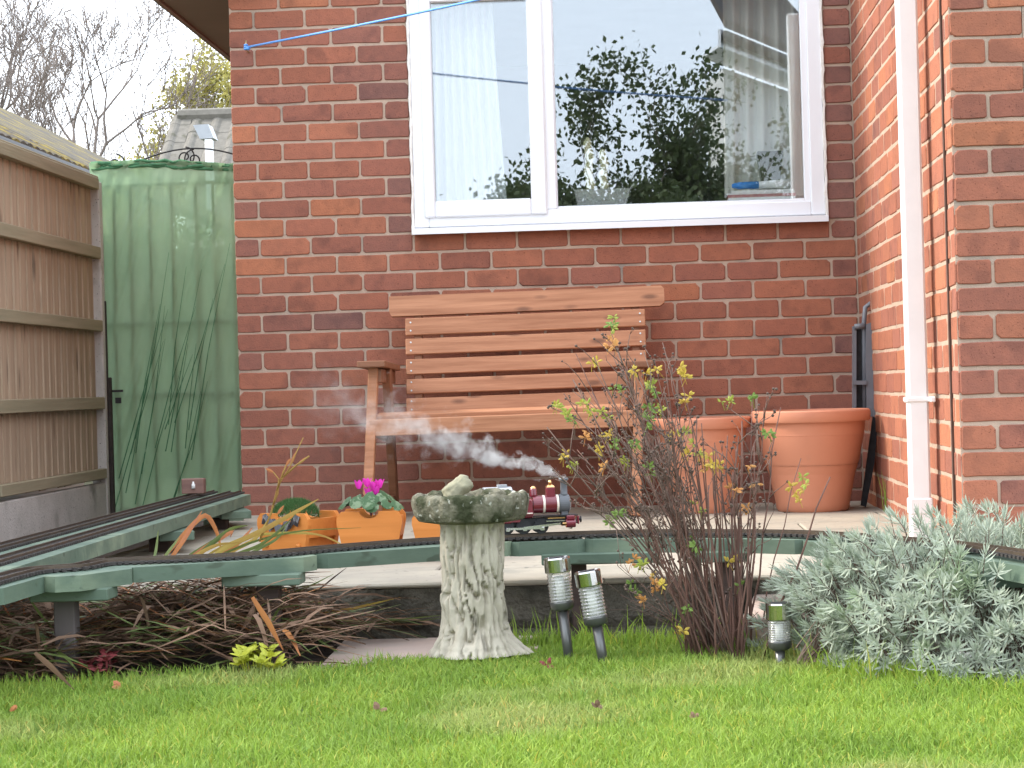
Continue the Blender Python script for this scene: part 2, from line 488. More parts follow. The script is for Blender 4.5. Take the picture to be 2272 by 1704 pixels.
# lumpy sealant along both jambs
r_ = random.Random(4)
for xx in (f0-.004, f2+.004):
    mb = MB()
    pts = [(xx+r_.uniform(-.0025, .0025), FY-.001, fz-.03+i*.03) for i in range(38)]
    mb.tube(pts, [.0065+r_.uniform(-.0015, .003) for _ in pts], 5)
    mb.build('sealant', MAT['sealant'], win)
# the room behind
mb = MB()
rx0, rx1, ry0, ry1, rz0, rz1 = XL+.25, 2.6, WY+.24, WY+3.6, .2, 2.5
def quad(mb, a, b, c, d): mb.add([a, b, c, d], [(0, 1, 2, 3)])
quad(mb, (rx0, ry1, rz0), (rx1, ry1, rz0), (rx1, ry1, rz1), (rx0, ry1, rz1))
quad(mb, (rx0, ry0, rz0), (rx0, ry1, rz0), (rx0, ry1, rz1), (rx0, ry0, rz1))
quad(mb, (rx1, ry1, rz0), (rx1, ry0, rz0), (rx1, ry0, rz1), (rx1, ry1, rz1))
quad(mb, (rx0, ry0, rz1), (rx0, ry1, rz1), (rx1, ry1, rz1), (rx1, ry0, rz1))
quad(mb, (rx0, ry0, rz0), (rx1, ry0, rz0), (rx1, ry1, rz0), (rx0, ry1, rz0))
quad(mb, (XR+.25, ry0, rz0), (XR+.25, ry0, rz1), (rx1, ry0, rz1), (rx1, ry0, rz0))
mb.build('room', MAT['room'], house, loc=-house.location)
ISZ = PY(1300, 448, WY+.2).z                                # inner window board
mb = MB(); mb.box(((f0+f2)/2, WY+.18, ISZ-.012), (f2-f0, .26, .024), bev=.004); mb.build('window_board', MAT['upvc'], house, loc=-house.location)
# eaves and roof
mb = MB(); EX = PZ(345, 0, 2.40).x; E_Z = 2.40
mb.box(((EX+XL)/2+.1, WY+1.6, E_Z+.02), (XL-EX+.2, 3.7, .03)); mb.build('soffit', MAT['soffit'], house, loc=-house.location)
mb = MB(); mb.box((EX-.012, WY+1.6, E_Z+.07), (.026, 3.72, .16), bev=.004); mb.build('fascia', MAT['soffit'], house, loc=-house.location)
mat('roof_tile', (.10, .085, .075), (.07, .06, .055), scale=6, rough=.9)
mb = MB()
mb.prism([(EX-.05, 2.50), (2.6, 4.0), (5.6, 2.55), (5.6, 2.70), (2.6, 4.16), (EX-.05, 2.64)], -(WY+3.7-PYW+.0), (0, WY-.12+.0, 0), (1, 0, 0), (0, 0, 1))
mb.build('roof', MAT['roof_tile'], house, loc=-house.location)
mb = MB(); mb.box((XR+2.34, (PYW+WY)/2+.03, 2.62), (4.6, WY-PYW+.02, .10)); mb.build('flat_roof', MAT['roof_tile'], house, loc=-house.location)
# downpipe on the return wall
DPY = 6.885
mb = MB(); mb.box((XR-.062, DPY, 1.28), (.066, .066, 2.5), bev=.007)
pipe = mb.build('downpipe', MAT['pipe_white'], house, loc=-house.location)
mb = MB(); zc = PY(2010, 862, DPY).z
mb.box((XR-.058, DPY, zc), (.090, .076, .018), bev=.004); mb.box((XR-.02, DPY-.052, zc), (.016, .045, .018), bev=.003); mb.box((XR-.02, DPY+.052, zc), (.016, .045, .018), bev=.003)
mb.build('clip', MAT['pipe_white'], pipe)
mb = MB(); zs = PY(2010, 1092, DPY).z; mb.box((XR-.062, DPY, zs), (.076, .076, .055), bev=.005)
mb.box((XR-.062, DPY, zs-.075), (.069, .069, .10), bev=.005)
mb.build('socket', MAT['pipe_white'], pipe)
# ------------------------------------------------------------------ ground
mat('soil', (.085, .062, .047), (.055, .041, .032), scale=9, rough=.95, bump=1, bscale=30, bdist=.02)
mat('ground_far', (.07, .085, .035), (.06, .06, .04), scale=.6, rough=1)
mat('lawn_soil', (.06, .11, .02), (.045, .08, .018), scale=12, rough=1, bump=.6, bscale=60)
mat('paving', (.41, .365, .285), (.345, .31, .25), scale=5, rough=.85, bump=.35, bscale=90, c3=(.29, .27, .22), c3scale=3.0, c3amt=.56, speck=((.22, .21, .17), 40, .66), spec=.2)
mat('paving_pink', (.44, .33, .27), (.36, .29, .25), scale=5, rough=.85, bump=.35, bscale=90, c3=(.30, .27, .21), c3scale=3, c3amt=.58, spec=.2)
mat('stone_dark', (.11, .10, .08), (.16, .145, .115), scale=14, rough=.95, bump=1.2, bscale=55, bdist=.012, c3=(.055, .052, .04), c3scale=5, c3amt=.52, spec=.1)
def sheet(name, pts, z, m, kind='structure'):
    mb = MB(); mb.add([(p[0], p[1], z) for p in pts], [tuple(range(len(pts)))])
    o = mb.build(name, MAT[m]); o['kind'] = kind; return o
sheet('ground', [(-400, -400), (400, -400), (400, 600), (-400, 600)], -.21, 'ground_far')
PE = 5.76                                                   # front edge of the patio
sheet('flower_bed', [(-2.7, 4.0), (2.6, 4.0), (2.6, PE+.3), (-1.6, PE+.3), (-1.6, 12.5), (-2.7, 12.5)], -.170, 'soil')
edge_px = [(-400, 1500), (0, 1492), (160, 1480), (340, 1468), (600, 1462), (690, 1452), (930, 1428), (1060, 1414), (1150, 1403), (1500, 1404), (1700, 1430), (1850, 1470), (2050, 1490), (2212, 1496), (2600, 1520)]
edge = [PZ(u, v, LAWN) for u, v in edge_px]
sheet('lawn', [(-2.7, -9), (3.5, -9)]+[(p.x, p.y) for p in reversed(edge)], LAWN-.006+.004, 'lawn_soil')
# patio: slabs as pieces of one paved sheet
patio = MB(); patio.box(((XL-.05+XR+.9)/2, (PE+.03+WY+.1)/2, -.055), (XR-XL+.85, WY+.1-PE-.06, .03))
mat('joint_sand', (.34, .30, .24), (.26, .23, .19), scale=30, rough=1)
patio = patio.build('patio', MAT['joint_sand']); patio['kind'] = 'structure'
rp = random.Random(3)
def slab(mb, x0, x1, y0, y1, z1, th=.045, g=.004):
    mb.box(((x0+x1)/2, (y0+y1)/2, z1-th/2), (x1-x0-2*g, y1-y0-2*g, th), bev=.005)
ys = [PE, PE+.40, PE+.86, PE+1.46, PE+2.06, PE+2.66, WY+.1]
for k in range(len(ys)-1):
    x = XL-.05-(0 if k % 2 else .25)
    while x < XR+.85:
        w = .90 if k == 0 else .60
        x1 = min(x+w, XR+.9)
        mb = MB(); slab(mb, max(x, XL-.06), x1, ys[k], ys[k+1], rp.uniform(-.003, 0), th=.045 if k else .014, g=.004 if k else .002)
        if x1-max(x, XL-.06) > .05: mb.build('paving_slab', MAT['paving'], patio)
        x = x1
# riser blocks under the front slabs
x = XL-.1
while x < XR+.9:
    w = rp.uniform(.55, .75); mb = MB()
    n = 14; top = -.0178
    V, F = [], []
    for i in range(n+1):
        for j in range(6):
            z = top-j*.030
            V.append((x+.004+(w-.008)*i/n, PE+.012+.010*fbm(8*(x+w*i/n), z*14, 2)+(.02 if j >= 4 else 0)*(1+fbm(9*(x+i*.05), 3, 1)), z))
    for i in range(n):
        for j in range(5):
            a = i*6+j; F.append((a, a+1, a+7, a+6))
    mb.add(V, F); mb.box((x+w/2, PE+.15, top-.06), (w-.02, .2, .118))
    mb.build('edging_stone', MAT['stone_dark'], patio); x += w
# low pink slabs in front of the step
ps = tag(empty('stepping_slab', PZ(820, 1420, BED+.01)), 'pinkish stepping slab under the stone bird bath', 'slab')
def quadslab(pxs, z, th, m, name, parent=None):
    P = [PZ(u, v, z) for u, v in pxs]
    mb = MB(); mb.prism([(p.x, p.y) for p in P], -th, (0, 0, z), (1, 0, 0), (0, 1, 0))
    o = mb.build(name, m, parent)
    recalc(o); return o
bpy.data.objects.remove(ps)
o = quadslab([(690, 1440), (1165, 1400), (1160, 1372), (745, 1382)], BED+.012, .05, MAT['paving_pink'], 'stepping_slab')
tag(o, 'pinkish stepping slab under the stone bird bath', 'slab')
o = quadslab([(1600, 1340), (1840, 1330), (1840, 1262), (1640, 1266)], -.055, .09, MAT['paving_pink'], 'step_slab')
tag(o, 'pinkish slab below the patio edge beside the grey lavender', 'slab')
# ------------------------------------------------------------------ bench
wood('bench_wood', (.50, .245, .135), (.33, .145, .075), knot=(.16, .075, .045), rough=.55, gscale=11, bump=.45)
wood('bench_wood_dark', (.27, .125, .07), (.20, .09, .05), knot=(.10, .05, .03), rough=.55)
mat('screw', (.5, .5, .48), rough=.35, metal=1)
BY = 8.93                                                    # plane of the back slats
def bp(u, v, y=BY): return PY(u, v, y)
p0 = bp(838, 640); p1 = bp(1435, 617)
bxc = (bp(878, 800).x+bp(1397, 800).x)/2
bench = tag(empty('garden_bench', (bxc, BY-.3, 0)), 'orange-brown stained slatted wooden bench standing against the brick wall', 'bench')
def bl(p): return Vector(p)-bench.location
def board(name, x0, x1, z, h, th, y, tilt=0.0, m='bench_wood', bev=.003, slope=0.0, chamf=0.0, parent=bench):
    """board along local X; tilt leans it back"""
    w = x1-x0
    mb = MB()
    if chamf:
        c = chamf
        mb.prism([(-w/2, -h/2+c), (-w/2+c*.5, -h/2), (w/2-c, -h/2), (w/2, -h/2+c*.7), (w/2, h/2-c*.7), (w/2-c*.6, h/2), (-w/2, h/2)], th, (0, th/2, 0), (1, 0, 0), (0, 0, 1))
    else:
        mb.box((0, 0, 0), (w, th, h), bev=bev)
    o = mb.build(name, MAT[m], parent)
    recalc(o)
    o.location = bl(((x0+x1)/2, y, z)); o.rotation_euler = (tilt, -slope, 0)
    return o
lean = R(-9)
SL = .010                                                    # the bench stands very slightly out of level
zt = (bp(838, 662).z+bp(1435, 640).z)/2
tb = board('top_board', bp(840, 660).x, bp(1435, 640).x, zt, .088, .028, BY+.02, lean, slope=SL, chamf=.02)
rows = [(690, 727, 666, 704), (734, 770, 711, 745), (777, 811, 757, 790), (820, 853, 800, 832), (860, 892, 843, 873)]
zs_ = []
for k, (a, b, c, d) in enumerate(rows):
    za, zb = (bp(880, a).z+bp(1395, c).z)/2, (bp(880, b).z+bp(1395, d).z)/2
    y = BY-.012*(k+1)+.01
    sl_ = board('slat', bp(879, 800).x, bp(1397, 800).x, (za+zb)/2, za-zb, .022, y, lean, slope=SL)
    mb = MB()
    for sx in (-.48, .48):
        for dz in (-.018, .018): mb.lathe([(0, -.002), (.004, -.0015), (.004, .002)], 6, (sx*1.03, -.012, dz), 'Y')
    sc = mb.build('screw', MAT['screw'], sl_)
    sc['kind'] = 'stuff'
# back uprights behind the slats
for u in (905, 1375):
    x = bp(u, 800).x
    mb = MB(); mb.bar((x, BY+.042, .90), (x, BY-.045, .36), .045, .035, up=(1, 0, 0), bev=.003)
    o = mb.build('back_upright', MAT['bench_wood_dark'], bench, loc=-bench.location)
FYB = 8.42
xa, xb = PY(806, 920, FYB).x, PY(1362, 920, FYB).x
# seat boards, front board and apron
zseat = PY(1100, 893, FYB).z+.002
for k in range(4):
    board('seat_slat', xa+.012, xb-.012, zseat+.004-k*.012, .022, .10, FYB+.055+k*.112, R(5), slope=SL)
za, zb = (PY(810, 909, FYB-.01).z+PY(1360, 884, FYB-.01).z)/2, (PY(810, 944, FYB-.01).z+PY(1360, 920, FYB-.01).z)/2
board('apron', xa-.012, xb+.012, (za+zb)/2, za-zb, .028, FYB-.012, 0, slope=SL)
# the two side frames: slanting front leg, slanting back leg, arm, skid
for s, (uf_t, vf_t, uf_b) in ((-1, (806, 815, 790)), (1, (1382, 820, 1368))):
    xt, xbm = PY(uf_t, vf_t, FYB).x, PY(uf_b, 1045, FYB).x
    xm = (xt+xbm)/2
    ztop = PY(uf_t, 812, FYB).z+.03
    def part(name, a, b, w, h, m, up):
        mb = MB(); mb.bar(a, b, w, h, up=up, bev=.003)
        # grain along the member: build about its own middle
        return mb.build(name, MAT[m], bench, loc=-bench.location)
    part('leg', (xt, FYB+.03, ztop), (xm-.012*1, FYB-.06, .005), .040, .045, 'bench_wood', (0, 1, 0))
    part('leg', (xt+.035*(-s), FYB+.18, ztop), (xm+.03*(-s), FYB+.56, .005), .034, .070, 'bench_wood_dark', (0, 1, 0))
    part('arm', (xt-.012*s*0, FYB-.06, ztop+.018), (xt-.01*s*0, FYB+.50, ztop+.005), .115, .026, 'bench_wood_dark', (0, 0, 1))
    part('arm_rail', (xt+.02*(-s), FYB+.01, ztop-.03), (xt+.02*(-s), FYB+.50, ztop-.035), .03, .055, 'bench_wood_dark', (0, 0, 1))
    part('seat_rail', (xm+.022*(-s), FYB-.0, .385), (xm+.022*(-s), FYB+.50, .345), .03, .065, 'bench_wood_dark', (0, 0, 1))
    part('skid', (xm+.03*(-s), FYB-.02, .045), (xm+.03*(-s), FYB+.60, .045), .03, .08, 'bench_wood_dark', (0, 0, 1))

# ------------------------------------------------------------------ two plastic pots
mat('terracotta_plastic', (.58, .245, .145), (.53, .22, .13), scale=3, rough=.5, spec=.35, c3=(.50, .23, .145), c3scale=7, c3amt=.62)
mat('compost', (.03, .022, .016), (.05, .035, .025), scale=30, rough=1)
def pot(x, y, rr, rb, h, label, slats=True):
    root = tag(empty('plant_pot', (x, y, 0)), label, 'pot', 'terracotta coloured pots on the patio')
    k = rr
    prof = [(rb*.94, .0), (rb, .012), (rb*1.01, .03), (rr*.825, h*.655), (rr*.845, h*.662), (rr*.85, h*.70), (rr*.868, h*.707), (rr*.872, h*.745), (rr*.888, h*.752), (rr*.895, h*.80), (rr*.900, h*.882),
            (rr*.985, h*.884), (rr*1.0, h*.90), (rr*1.005, h*.96), (rr, h*.985), (rr*.975, h), (rr*.93, h), (rr*.925, h*.98), (rr*.90, h*.8), (rr*.80, h*.5), (rb*.9, .03), (0.0, .03)]
    mb = MB(); mb.lathe(prof, 56); o = mb.build('body', MAT['terracotta_plastic'], root, smooth=True)
    me = o.data
    mb = MB(); mb.lathe([(rr*.79, h*.46), (rr*.5, h*.47), (0, h*.475)], 24); mb.build('compost', MAT['compost'], root, smooth=True)
    o.data.polygons.foreach_set('use_smooth', [True]*len(me.polygons))
    try:
        es = o.modifiers.new('split', 'EDGE_SPLIT'); es.split_angle = R(35)
    except Exception: pass
    return root
g1 = PZ(1762, 1106, 0); g2 = PZ(1521, 1110, 0)
pot(g1.x, g1.y+.12, .241, .148, .41, 'larger terracotta coloured plastic pot in front of the folded chair')
pot(g2.x, g2.y+.12, .205, .128, .39, 'smaller terracotta coloured plastic pot between the bench and the larger pot')

# ------------------------------------------------------------------ folded chair against the return wall
mat('chair_frame', (.15, .16, .18), (.12, .13, .145), scale=10, rough=.4, spec=.5)
mat('chair_pad', (.018, .018, .02), (.03, .03, .033), scale=40, rough=.8)
chair = empty('folding_chair', PZ(1880, 1110, 0)); tag(chair, 'folded dark grey garden chair leaning in the corner behind the pots', 'chair')
ci = -chair.location
CY = 8.72
def cp(u, v, y): return PY(u, v, y)
def rail(name, pts, r, y, m='chair_frame', flat=1.0):
    P = [cp(u, v, y) for u, v in pts]
    mb = MB(); mb.tube(P, r, 8); o = mb.build(name, MAT[m], chair, smooth=True, loc=ci); return o
def slabpx(name, poly, y, th, m):
    P = [cp(u, v, y) for u, v in poly]
    mb = MB(); n = len(P); A = P; B = [p+Vector((0, th, 0)) for p in P]
    mb.add(A+B, [tuple(range(n)), tuple(range(2*n-1, n-1, -1))]+[(i, n+i, n+(i+1) % n, (i+1) % n) for i in range(n)])
    o = mb.build(name, MAT[m], chair, loc=ci); recalc(o); return o
rail('back_loop', [(1868, 900), (1867, 760), (1866, 700), (1869, 664), (1880, 655), (1892, 660), (1897, 700), (1896, 800), (1893, 870)], .010, CY-.03)
slabpx('side_rail', [(1871, 700), (1884, 696), (1892, 760), (1893, 880), (1890, 900), (1873, 900), (1870, 780)], CY-.06, .02, 'chair_frame')
slabpx('seat_panel', [(1845, 712), (1868, 708), (1870, 900), (1845, 900)], CY-.02, .02, 'chair_pad')
slabpx('seat_frame', [(1842, 705), (1850, 703), (1850, 900), (1842, 900)], CY-.045, .03, 'chair_frame')
slabpx('cross_bar', [(1842, 822), (1872, 822), (1872, 831), (1842, 831)], CY-.07, .02, 'chair_frame')
slabpx('bracket', [(1886, 884), (1894, 886), (1903, 905), (1899, 935), (1893, 938), (1889, 915)], CY-.1, .012, 'chair_frame')
slabpx('leg', [(1886, 900), (1897, 905), (1889, 1000), (1871, 1096), (1860, 1092), (1866, 1050), (1878, 960)], CY-.12, .025, 'chair_pad')
slabpx('leg', [(1896, 700), (1902, 705), (1904, 860), (1899, 905), (1890, 1000), (1886, 1000), (1892, 900)], CY+.06, .02, 'chair_pad')
rail('stretcher', [(1846, 706), (1868, 704)], .012, CY-.05)

# ------------------------------------------------------------------ clothes line
mat('blue_cord', (.10, .32, .78), (.16, .40, .85), scale=60, rough=.6, stretch=(1, 1, 1))
mat('brass', (.55, .42, .24), rough=.4, metal=.8)
cl = empty('clothes_line', PY(530, 100, WY)); tag(cl, 'blue clothes line tied to a hook on the brick wall', 'clothes line')
a = PY(533, 102, WY-.05); b = PY(985, -1, WY-1.0)
d_ = (b-a)
mb = MB(); mb.tube([a+d_*(i/12)*2.2+Vector((0, 0, -.02*math.sin(math.pi*i/12))) for i in range(13)], .0048, 6); mb.build('cord', MAT['blue_cord'], cl, smooth=True, loc=-cl.location)
mb = MB()
for k in range(3): mb.lathe([(.007, -.004), (.011, 0), (.007, .004)], 10, a+Vector((-.004, -.0, -.008+.009*k)))
mb.lathe([(.0, -.009), (.009, -.006), (.012, 0), (.008, .007), (0, .009)], 8, a+Vector((.006, -.004, -.006)))
mb.build('knot', MAT['blue_cord'], cl, smooth=True, loc=-cl.location)
mb = MB(); mb.tube([a+Vector((0, .07, -.015)), a+Vector((-.002, .02, -.015)), a+Vector((-.003, -.004, -.008)), a+Vector((-.003, -.002, .03))], .004, 6); mb.build('hook', MAT['brass'], cl, smooth=True, loc=-cl.location)

# ------------------------------------------------------------------ things behind the window
def cloth_mat(name, c, tr):
    m = mat(name, c, tuple(x*.95 for x in c), scale=3, rough=.9, trans=tr); return m
cloth_mat('sheer', (.86, .87, .86), .45); cloth_mat('curtain_cream', (.78, .75, .66), .35)
def curtain(name, label, uL_t, uR_t, uL_b, uR_b, y, m, vb=440, folds=9, amp=.022, pinch=0.0):
    n, k = 60, 14; V = []; F = []
    zt_, zb_ = 2.45, PY(1000, vb, y).z
    tl, tr_, b_l, br = PY(uL_t, 0, y).x, PY(uR_t, 0, y).x, PY(uL_b, vb, y).x, PY(uR_b, vb, y).x
    for j in range(k+1):
        t = j/k
        for i in range(n+1):
            s = i/n
            xl = tl+(b_l-tl)*t**1.5; xr = tr_+(br-tr_)*t**1.5
            V.append((xl+(xr-xl)*s, y+amp*math.sin(folds*2*math.pi*s+1.1*math.sin(3*s+t))*(1-.35*t)+.008*math.sin(23*s+4*t), zt_+(zb_-zt_)*t))
    for j in range(k):
        for i in range(n): a_ = j*(n+1)+i; F.append((a_, a_+1, a_+n+2, a_+n+1))
    me = fast_mesh(name, V, F)
    o = mobj(name, me, MAT[m], smooth=True); tag(o, label, 'curtain'); return o
curtain('curtain', 'white sheer curtain behind the narrow opening window pane', 915, 1062, 915, 1096, WY+.17, 'sheer', vb=446)
curtain('curtain', 'cream curtain at the end of the wide window pane beside the corner', 1562, 1790, 1566, 1790, WY+.20, 'curtain_cream', vb=446, folds=7, amp=.03)
mat('cactus_skin', (.55, .54, .32), (.66, .62, .42), scale=14, rough=.8, bump=1, bscale=40, bdist=.01)
mat('zinc', (.42, .42, .40), (.34, .34, .33), scale=8, rough=.45, metal=.4)
CYW = WY+.16
def wp(u, v): return PY(u, v, CYW)
cac = empty('cactus_planter', wp(1300, 447)); tag(cac, 'two tall pale cacti in a zinc basket on the window board', 'cactus')
ci = -cac.location
for (u0, v0, u1, v1, rr) in ((1274, 415, 1270, 297, .022), (1305, 415, 1303, 322, .021)):
    a, b = wp(u0, v0), wp(u1, v1); mb = MB(); n = 14
    pts = [a.lerp(b, i/n)+Vector((.004*math.sin(i*.9), 0, 0)) for i in range(n+1)]
    mb.tube(pts, [rr*(.9+.12*math.sin(i*1.7+u0))*(1 if i < n-1 else (.8 if i == n-1 else .3)) for i in range(n+1)], 12)
    mb.build('cactus_stem', MAT['cactus_skin'], cac, smooth=True, loc=ci)
a, b = wp(1240, 412), wp(1362, 408); c, d = wp(1248, 446), wp(1352, 444)
mb = MB(); mb.add([a+Vector((0, -.05, 0)), b+Vector((0, -.05, 0)), d+Vector((0, -.04, 0)), c+Vector((0, -.04, 0)), a+Vector((0, .05, 0)), b+Vector((0, .05, 0)), d+Vector((0, .04, 0)), c+Vector((0, .04, 0))],
    [(0, 3, 2, 1), (4, 5, 6, 7), (0, 4, 7, 3), (1, 2, 6, 5), (3, 7, 6, 2)])
mb.build('basket', MAT['zinc'], cac, loc=ci)
for (u, v, u2, v2) in ((1241, 412, 1233, 402), (1361, 408, 1370, 398)):
    mb = MB(); mb.bar(wp(u, v), wp(u2, v2), .05, .006); mb.build('handle', MAT['zinc'], cac, loc=ci)
mat('dark_pot', (.025, .025, .022), (.04, .035, .03), scale=6, rough=.3)
q0 = wp(1664, 392); mb = MB()
w2 = .075
mb.lathe([(w2*.80, 0), (w2*1.0, .10), (w2*1.06, .10), (w2*1.06, .13), (w2*.95, .13), (w2*.85, .03), (0, .03)], 4, rot=Matrix.Rotation(R(45), 3, 'Z'))
o = mb.build('square_pot', MAT['dark_pot'], loc=q0); tag(o, 'dark square plant pot on the window board in front of the cream curtain', 'pot')
mat('paper_white', (.78, .78, .76), (.72, .72, .70), scale=5, rough=.7); mat('paper_blue', (.03, .22, .62), rough=.6); mat('paper_red', (.45, .2, .2), rough=.7)
tube = empty('rolled_paper', wp(1640, 405)); tag(tube, 'rolled white paper with a blue band lying on the papers', 'paper roll')
a, b = wp(1580, 404), wp(1705, 399); a.y -= .05; b.y -= .05
mb = MB(); mb.tube([a.lerp(b, .45), b], [.015, .022], 16); mb.build('roll', MAT['paper_white'], tube, smooth=True, loc=-tube.location)
mb = MB(); mb.tube([a, a.lerp(b, .12), a.lerp(b, .46)], [.009, .0155, .0165], 16); mb.build('band', MAT['paper_blue'], tube, smooth=True, loc=-tube.location)
st = empty('paper_stack', wp(1640, 430)); tag(st, 'flat pile of papers and magazines on the window board', 'papers')
zz = ISZ+.0005; r_ = random.Random(5)
top = PY(1640, 415, CYW).z
k = 0
while zz < top:
    h = r_.uniform(.006, .013); mb = MB(); x = wp(1640, 420).x+r_.uniform(-.01, .01)
    mb.box((x, CYW-.03, zz+h/2), (r_.uniform(.27, .30), .15, h)); mb.build('magazine', MAT['paper_red' if k % 3 == 1 else 'paper_white'], st, loc=-st.location); zz += h+.0005; k += 1

# ------------------------------------------------------------------ three orange wooden planters with ball feet
wood('planter_wood', (.62, .23, .055), (.52, .185, .04), knot=(.3, .1, .03), rough=.5, knots=False)
mat('black_plastic', (.02, .02, .024), rough=.2, spec=.6)
def planter(u, v, w, h, rz, label, depth=.16):
    """v is where its near face meets the feet, on the patio"""
    g = PZ(u, v, 0)
    root = tag(empty('wooden_planter', (g.x, g.y, 0), rz), label, 'planter', 'orange wooden planters on the patio')
    fz = .022
    hw, bw = w/2, w*.40
    r = w*.145
    arc = [(r*math.cos(math.pi-math.pi*i/10)*-1*-1, h-r*.75*math.sin(math.pi*i/10)) for i in range(11)]
    poly = [(-bw, 0), (bw, 0), (hw, h*.72), (hw*.99, h*.86), (hw*.86, h)]+[(-p[0], p[1]) for p in arc]+[(-hw*.86, h), (-hw*.99, h*.86), (-hw, h*.72)]
    for k, y in enumerate((0.0, depth)):
        mb = MB(); mb.prism([(p[0], p[1]+fz) for p in poly], -.018 if k == 0 else -.018, (0, y+.0, 0), (1, 0, 0), (0, 0, 1))
        o = mb.build('end_board', MAT['planter_wood'], root); recalc(o)
    for s in (-1, 1):
        mb = MB(); mb.bar((s*bw*.92, .018, fz+.03), (s*bw*.92, depth, fz+.03), .014, .001+.05); mb.build('side_board', MAT['planter_wood'], root)
        mb = MB(); mb.bar((s*hw*.86, .018, fz+h*.62), (s*hw*.86, depth, fz+h*.62), .014, .06); mb.build('side_board', MAT['planter_wood'], root)
        mb = MB(); mb.lathe([(0, -.012), (.006, -.010), (.008, -.004), (.008, .002)], 10, (s*bw*.78, 0, fz+.028), 'Y'); mb.build('peg', MAT['planter_wood'], root, smooth=True)
        for y in (.02, depth-.02):
            mb = MB(); mb.lathe([(0, -.0), (.012, .003), (.017, .012), (.012, .021), (0, .024)], 10, (s*bw*.7, y, 0)); mb.build('foot', MAT['planter_wood'], root, smooth=True)
    mb = MB(); mb.box((0, depth/2+.009, fz+h*.38), (w*.66, depth-.03, h*.7)); mb.build('liner', MAT['black_plastic'], root)
    return root, fz+h
PLN = []
PLN.append(planter(612, 1212, .205, .130, R(-28), 'orange wooden planter of green moss, turned at an angle beside the railway'))
PLN.append(planter(800, 1212, .208, .135, R(2), 'orange wooden planter with a pink cyclamen growing in it'))
PLN.append(planter(962, 1211, .205, .130, R(0), 'orange wooden planter half hidden behind the bird bath pedestal'))
# moss mound with a torn plastic liner, and cyclamen
mat('moss', (.05, .13, .035), (.09, .17, .06), scale=40, rough=1, trans=.2)
root, zt_ = PLN[0]
r_ = random.Random(9); V = []; F = []
for i in range(2600):
    a, q = r_.uniform(0, 6.28), math.sqrt(r_.random())
    x, y = .085*q*math.cos(a), .07+.06*q*math.sin(a); z = zt_-.02+.055*math.sqrt(max(0, 1-q*q))
    dx, dy = r_.gauss(0, .006), r_.gauss(0, .006); hh = r_.uniform(.008, .018); w_ = .0014
    n = len(V); V += [(x-w_, y, z), (x+w_, y, z), (x+dx, y+dy, z+hh)]; F.append((n, n+1, n+2))
me = fast_mesh('moss_mound', V, F); o = mobj('moss_mound', me, MAT['moss']); o.location = root.location; o.rotation_euler = root.rotation_euler
o.parent = None; tag(o, 'green moss mound growing in the angled orange planter', 'moss', kind='stuff')
mb = MB(); n = 14; V = []; F = []
for i in range(n+1):
    x = -.075+.15*i/n
    for j, (yy, zz) in enumerate(((.03, zt_-.012), (-.004, zt_-.004), (-.012, zt_-.022-.018*abs(math.sin(i*1.3))-.01*(i % 3 == 0)))):
        V.append((x, yy+.004*math.sin(i*2.1), zz-.028*math.exp(-(x/.04)**2)+.006*math.sin(i*1.7)))
for i in range(n):
    for j in range(2): a_ = i*3+j; F.append((a_, a_+1, a_+4, a_+3))
mb.add(V, F); mb.build('plastic_liner', MAT['black_plastic'], root, smooth=True)
mat('cyclamen_pink', (.85, .08, .62), (.75, .05, .5), scale=30, rough=.6, trans=.4)
mat('cyclamen_leaf', (.055, .12, .045), (.20, .28, .16), scale=38, rough=.5, trans=.2, lo=.48, hi=.6)
mat('cyclamen_stalk', (.16, .05, .06), rough=.6)
root, zt_ = PLN[1]
cyc = tag(empty('cyclamen', root.matrix_basis @ Vector((0, .07, zt_-.04))), 'pink cyclamen with mottled leaves growing in the middle orange planter', 'plant')
r_ = random.Random(21)
for i in range(30):
    a = r_.uniform(0, 6.28); q = .02+.075*math.sqrt(r_.random()); s = r_.uniform(.017, .026)
    c = Vector((q*math.cos(a)*1.1, q*math.sin(a)*.9-.01, .045+.045*(1-q/.1)+r_.uniform(0, .02)))
    nrm = Vector((math.cos(a)*.8, math.sin(a)*.8-.5, .9)).normalized(); x = nrm.orthogonal().normalized(); y = nrm.cross(x)
    V = [c]; n = 10
    for k in range(n):
        t = 2*math.pi*k/n; rr = s*(1-.45*math.exp(-((t-math.pi)/.35)**2))*(1+.05*math.sin(5*t))
        V.append(c+x*rr*math.cos(t)+y*rr*math.sin(t)-nrm*s*.18)
    mb = MB(); mb.add(V, [(0, 1+k, 1+(k+1) % n) for k in range(n)]); mb.build('leaf', MAT['cyclamen_leaf'], cyc, smooth=True)
mb = MB()
for (du, dv) in ((775, 1052), (793, 1048), (806, 1054), (820, 1050), (796, 1068), (812, 1064)):
    p = PY(du, dv, cyc.location.y-.01)-cyc.location
    st_ = MB(); st_.tube([(0, 0, .02), (p.x*.4, 0, p.z*.6), (p.x, p.y, p.z)], .0016, 5); st_.build('stalk', MAT['cyclamen_stalk'], cyc)
    f = MB()
    for k in range(5):
        a = k*1.257+r_.uniform(-.3, .3); ux = Vector((math.cos(a), math.sin(a), 0)); s = .019
        side = Vector((-ux.y, ux.x, 0)); V = []
        for (t, w) in ((0, .18), (.3, .42), (.65, .46), (1, .08)):
            cc = p+ux*(.003+.010*t)+Vector((0, 0, -.006+s*1.5*t))
            V += [cc-side*s*w, cc+ux*.003, cc+side*s*w]
        f.add(V, [(i*3+j, i*3+j+1, i*3+j+4, i*3+j+3) for i in range(3) for j in range(2)])
    f.build('flower', MAT['cyclamen_pink'], cyc, smooth=True)
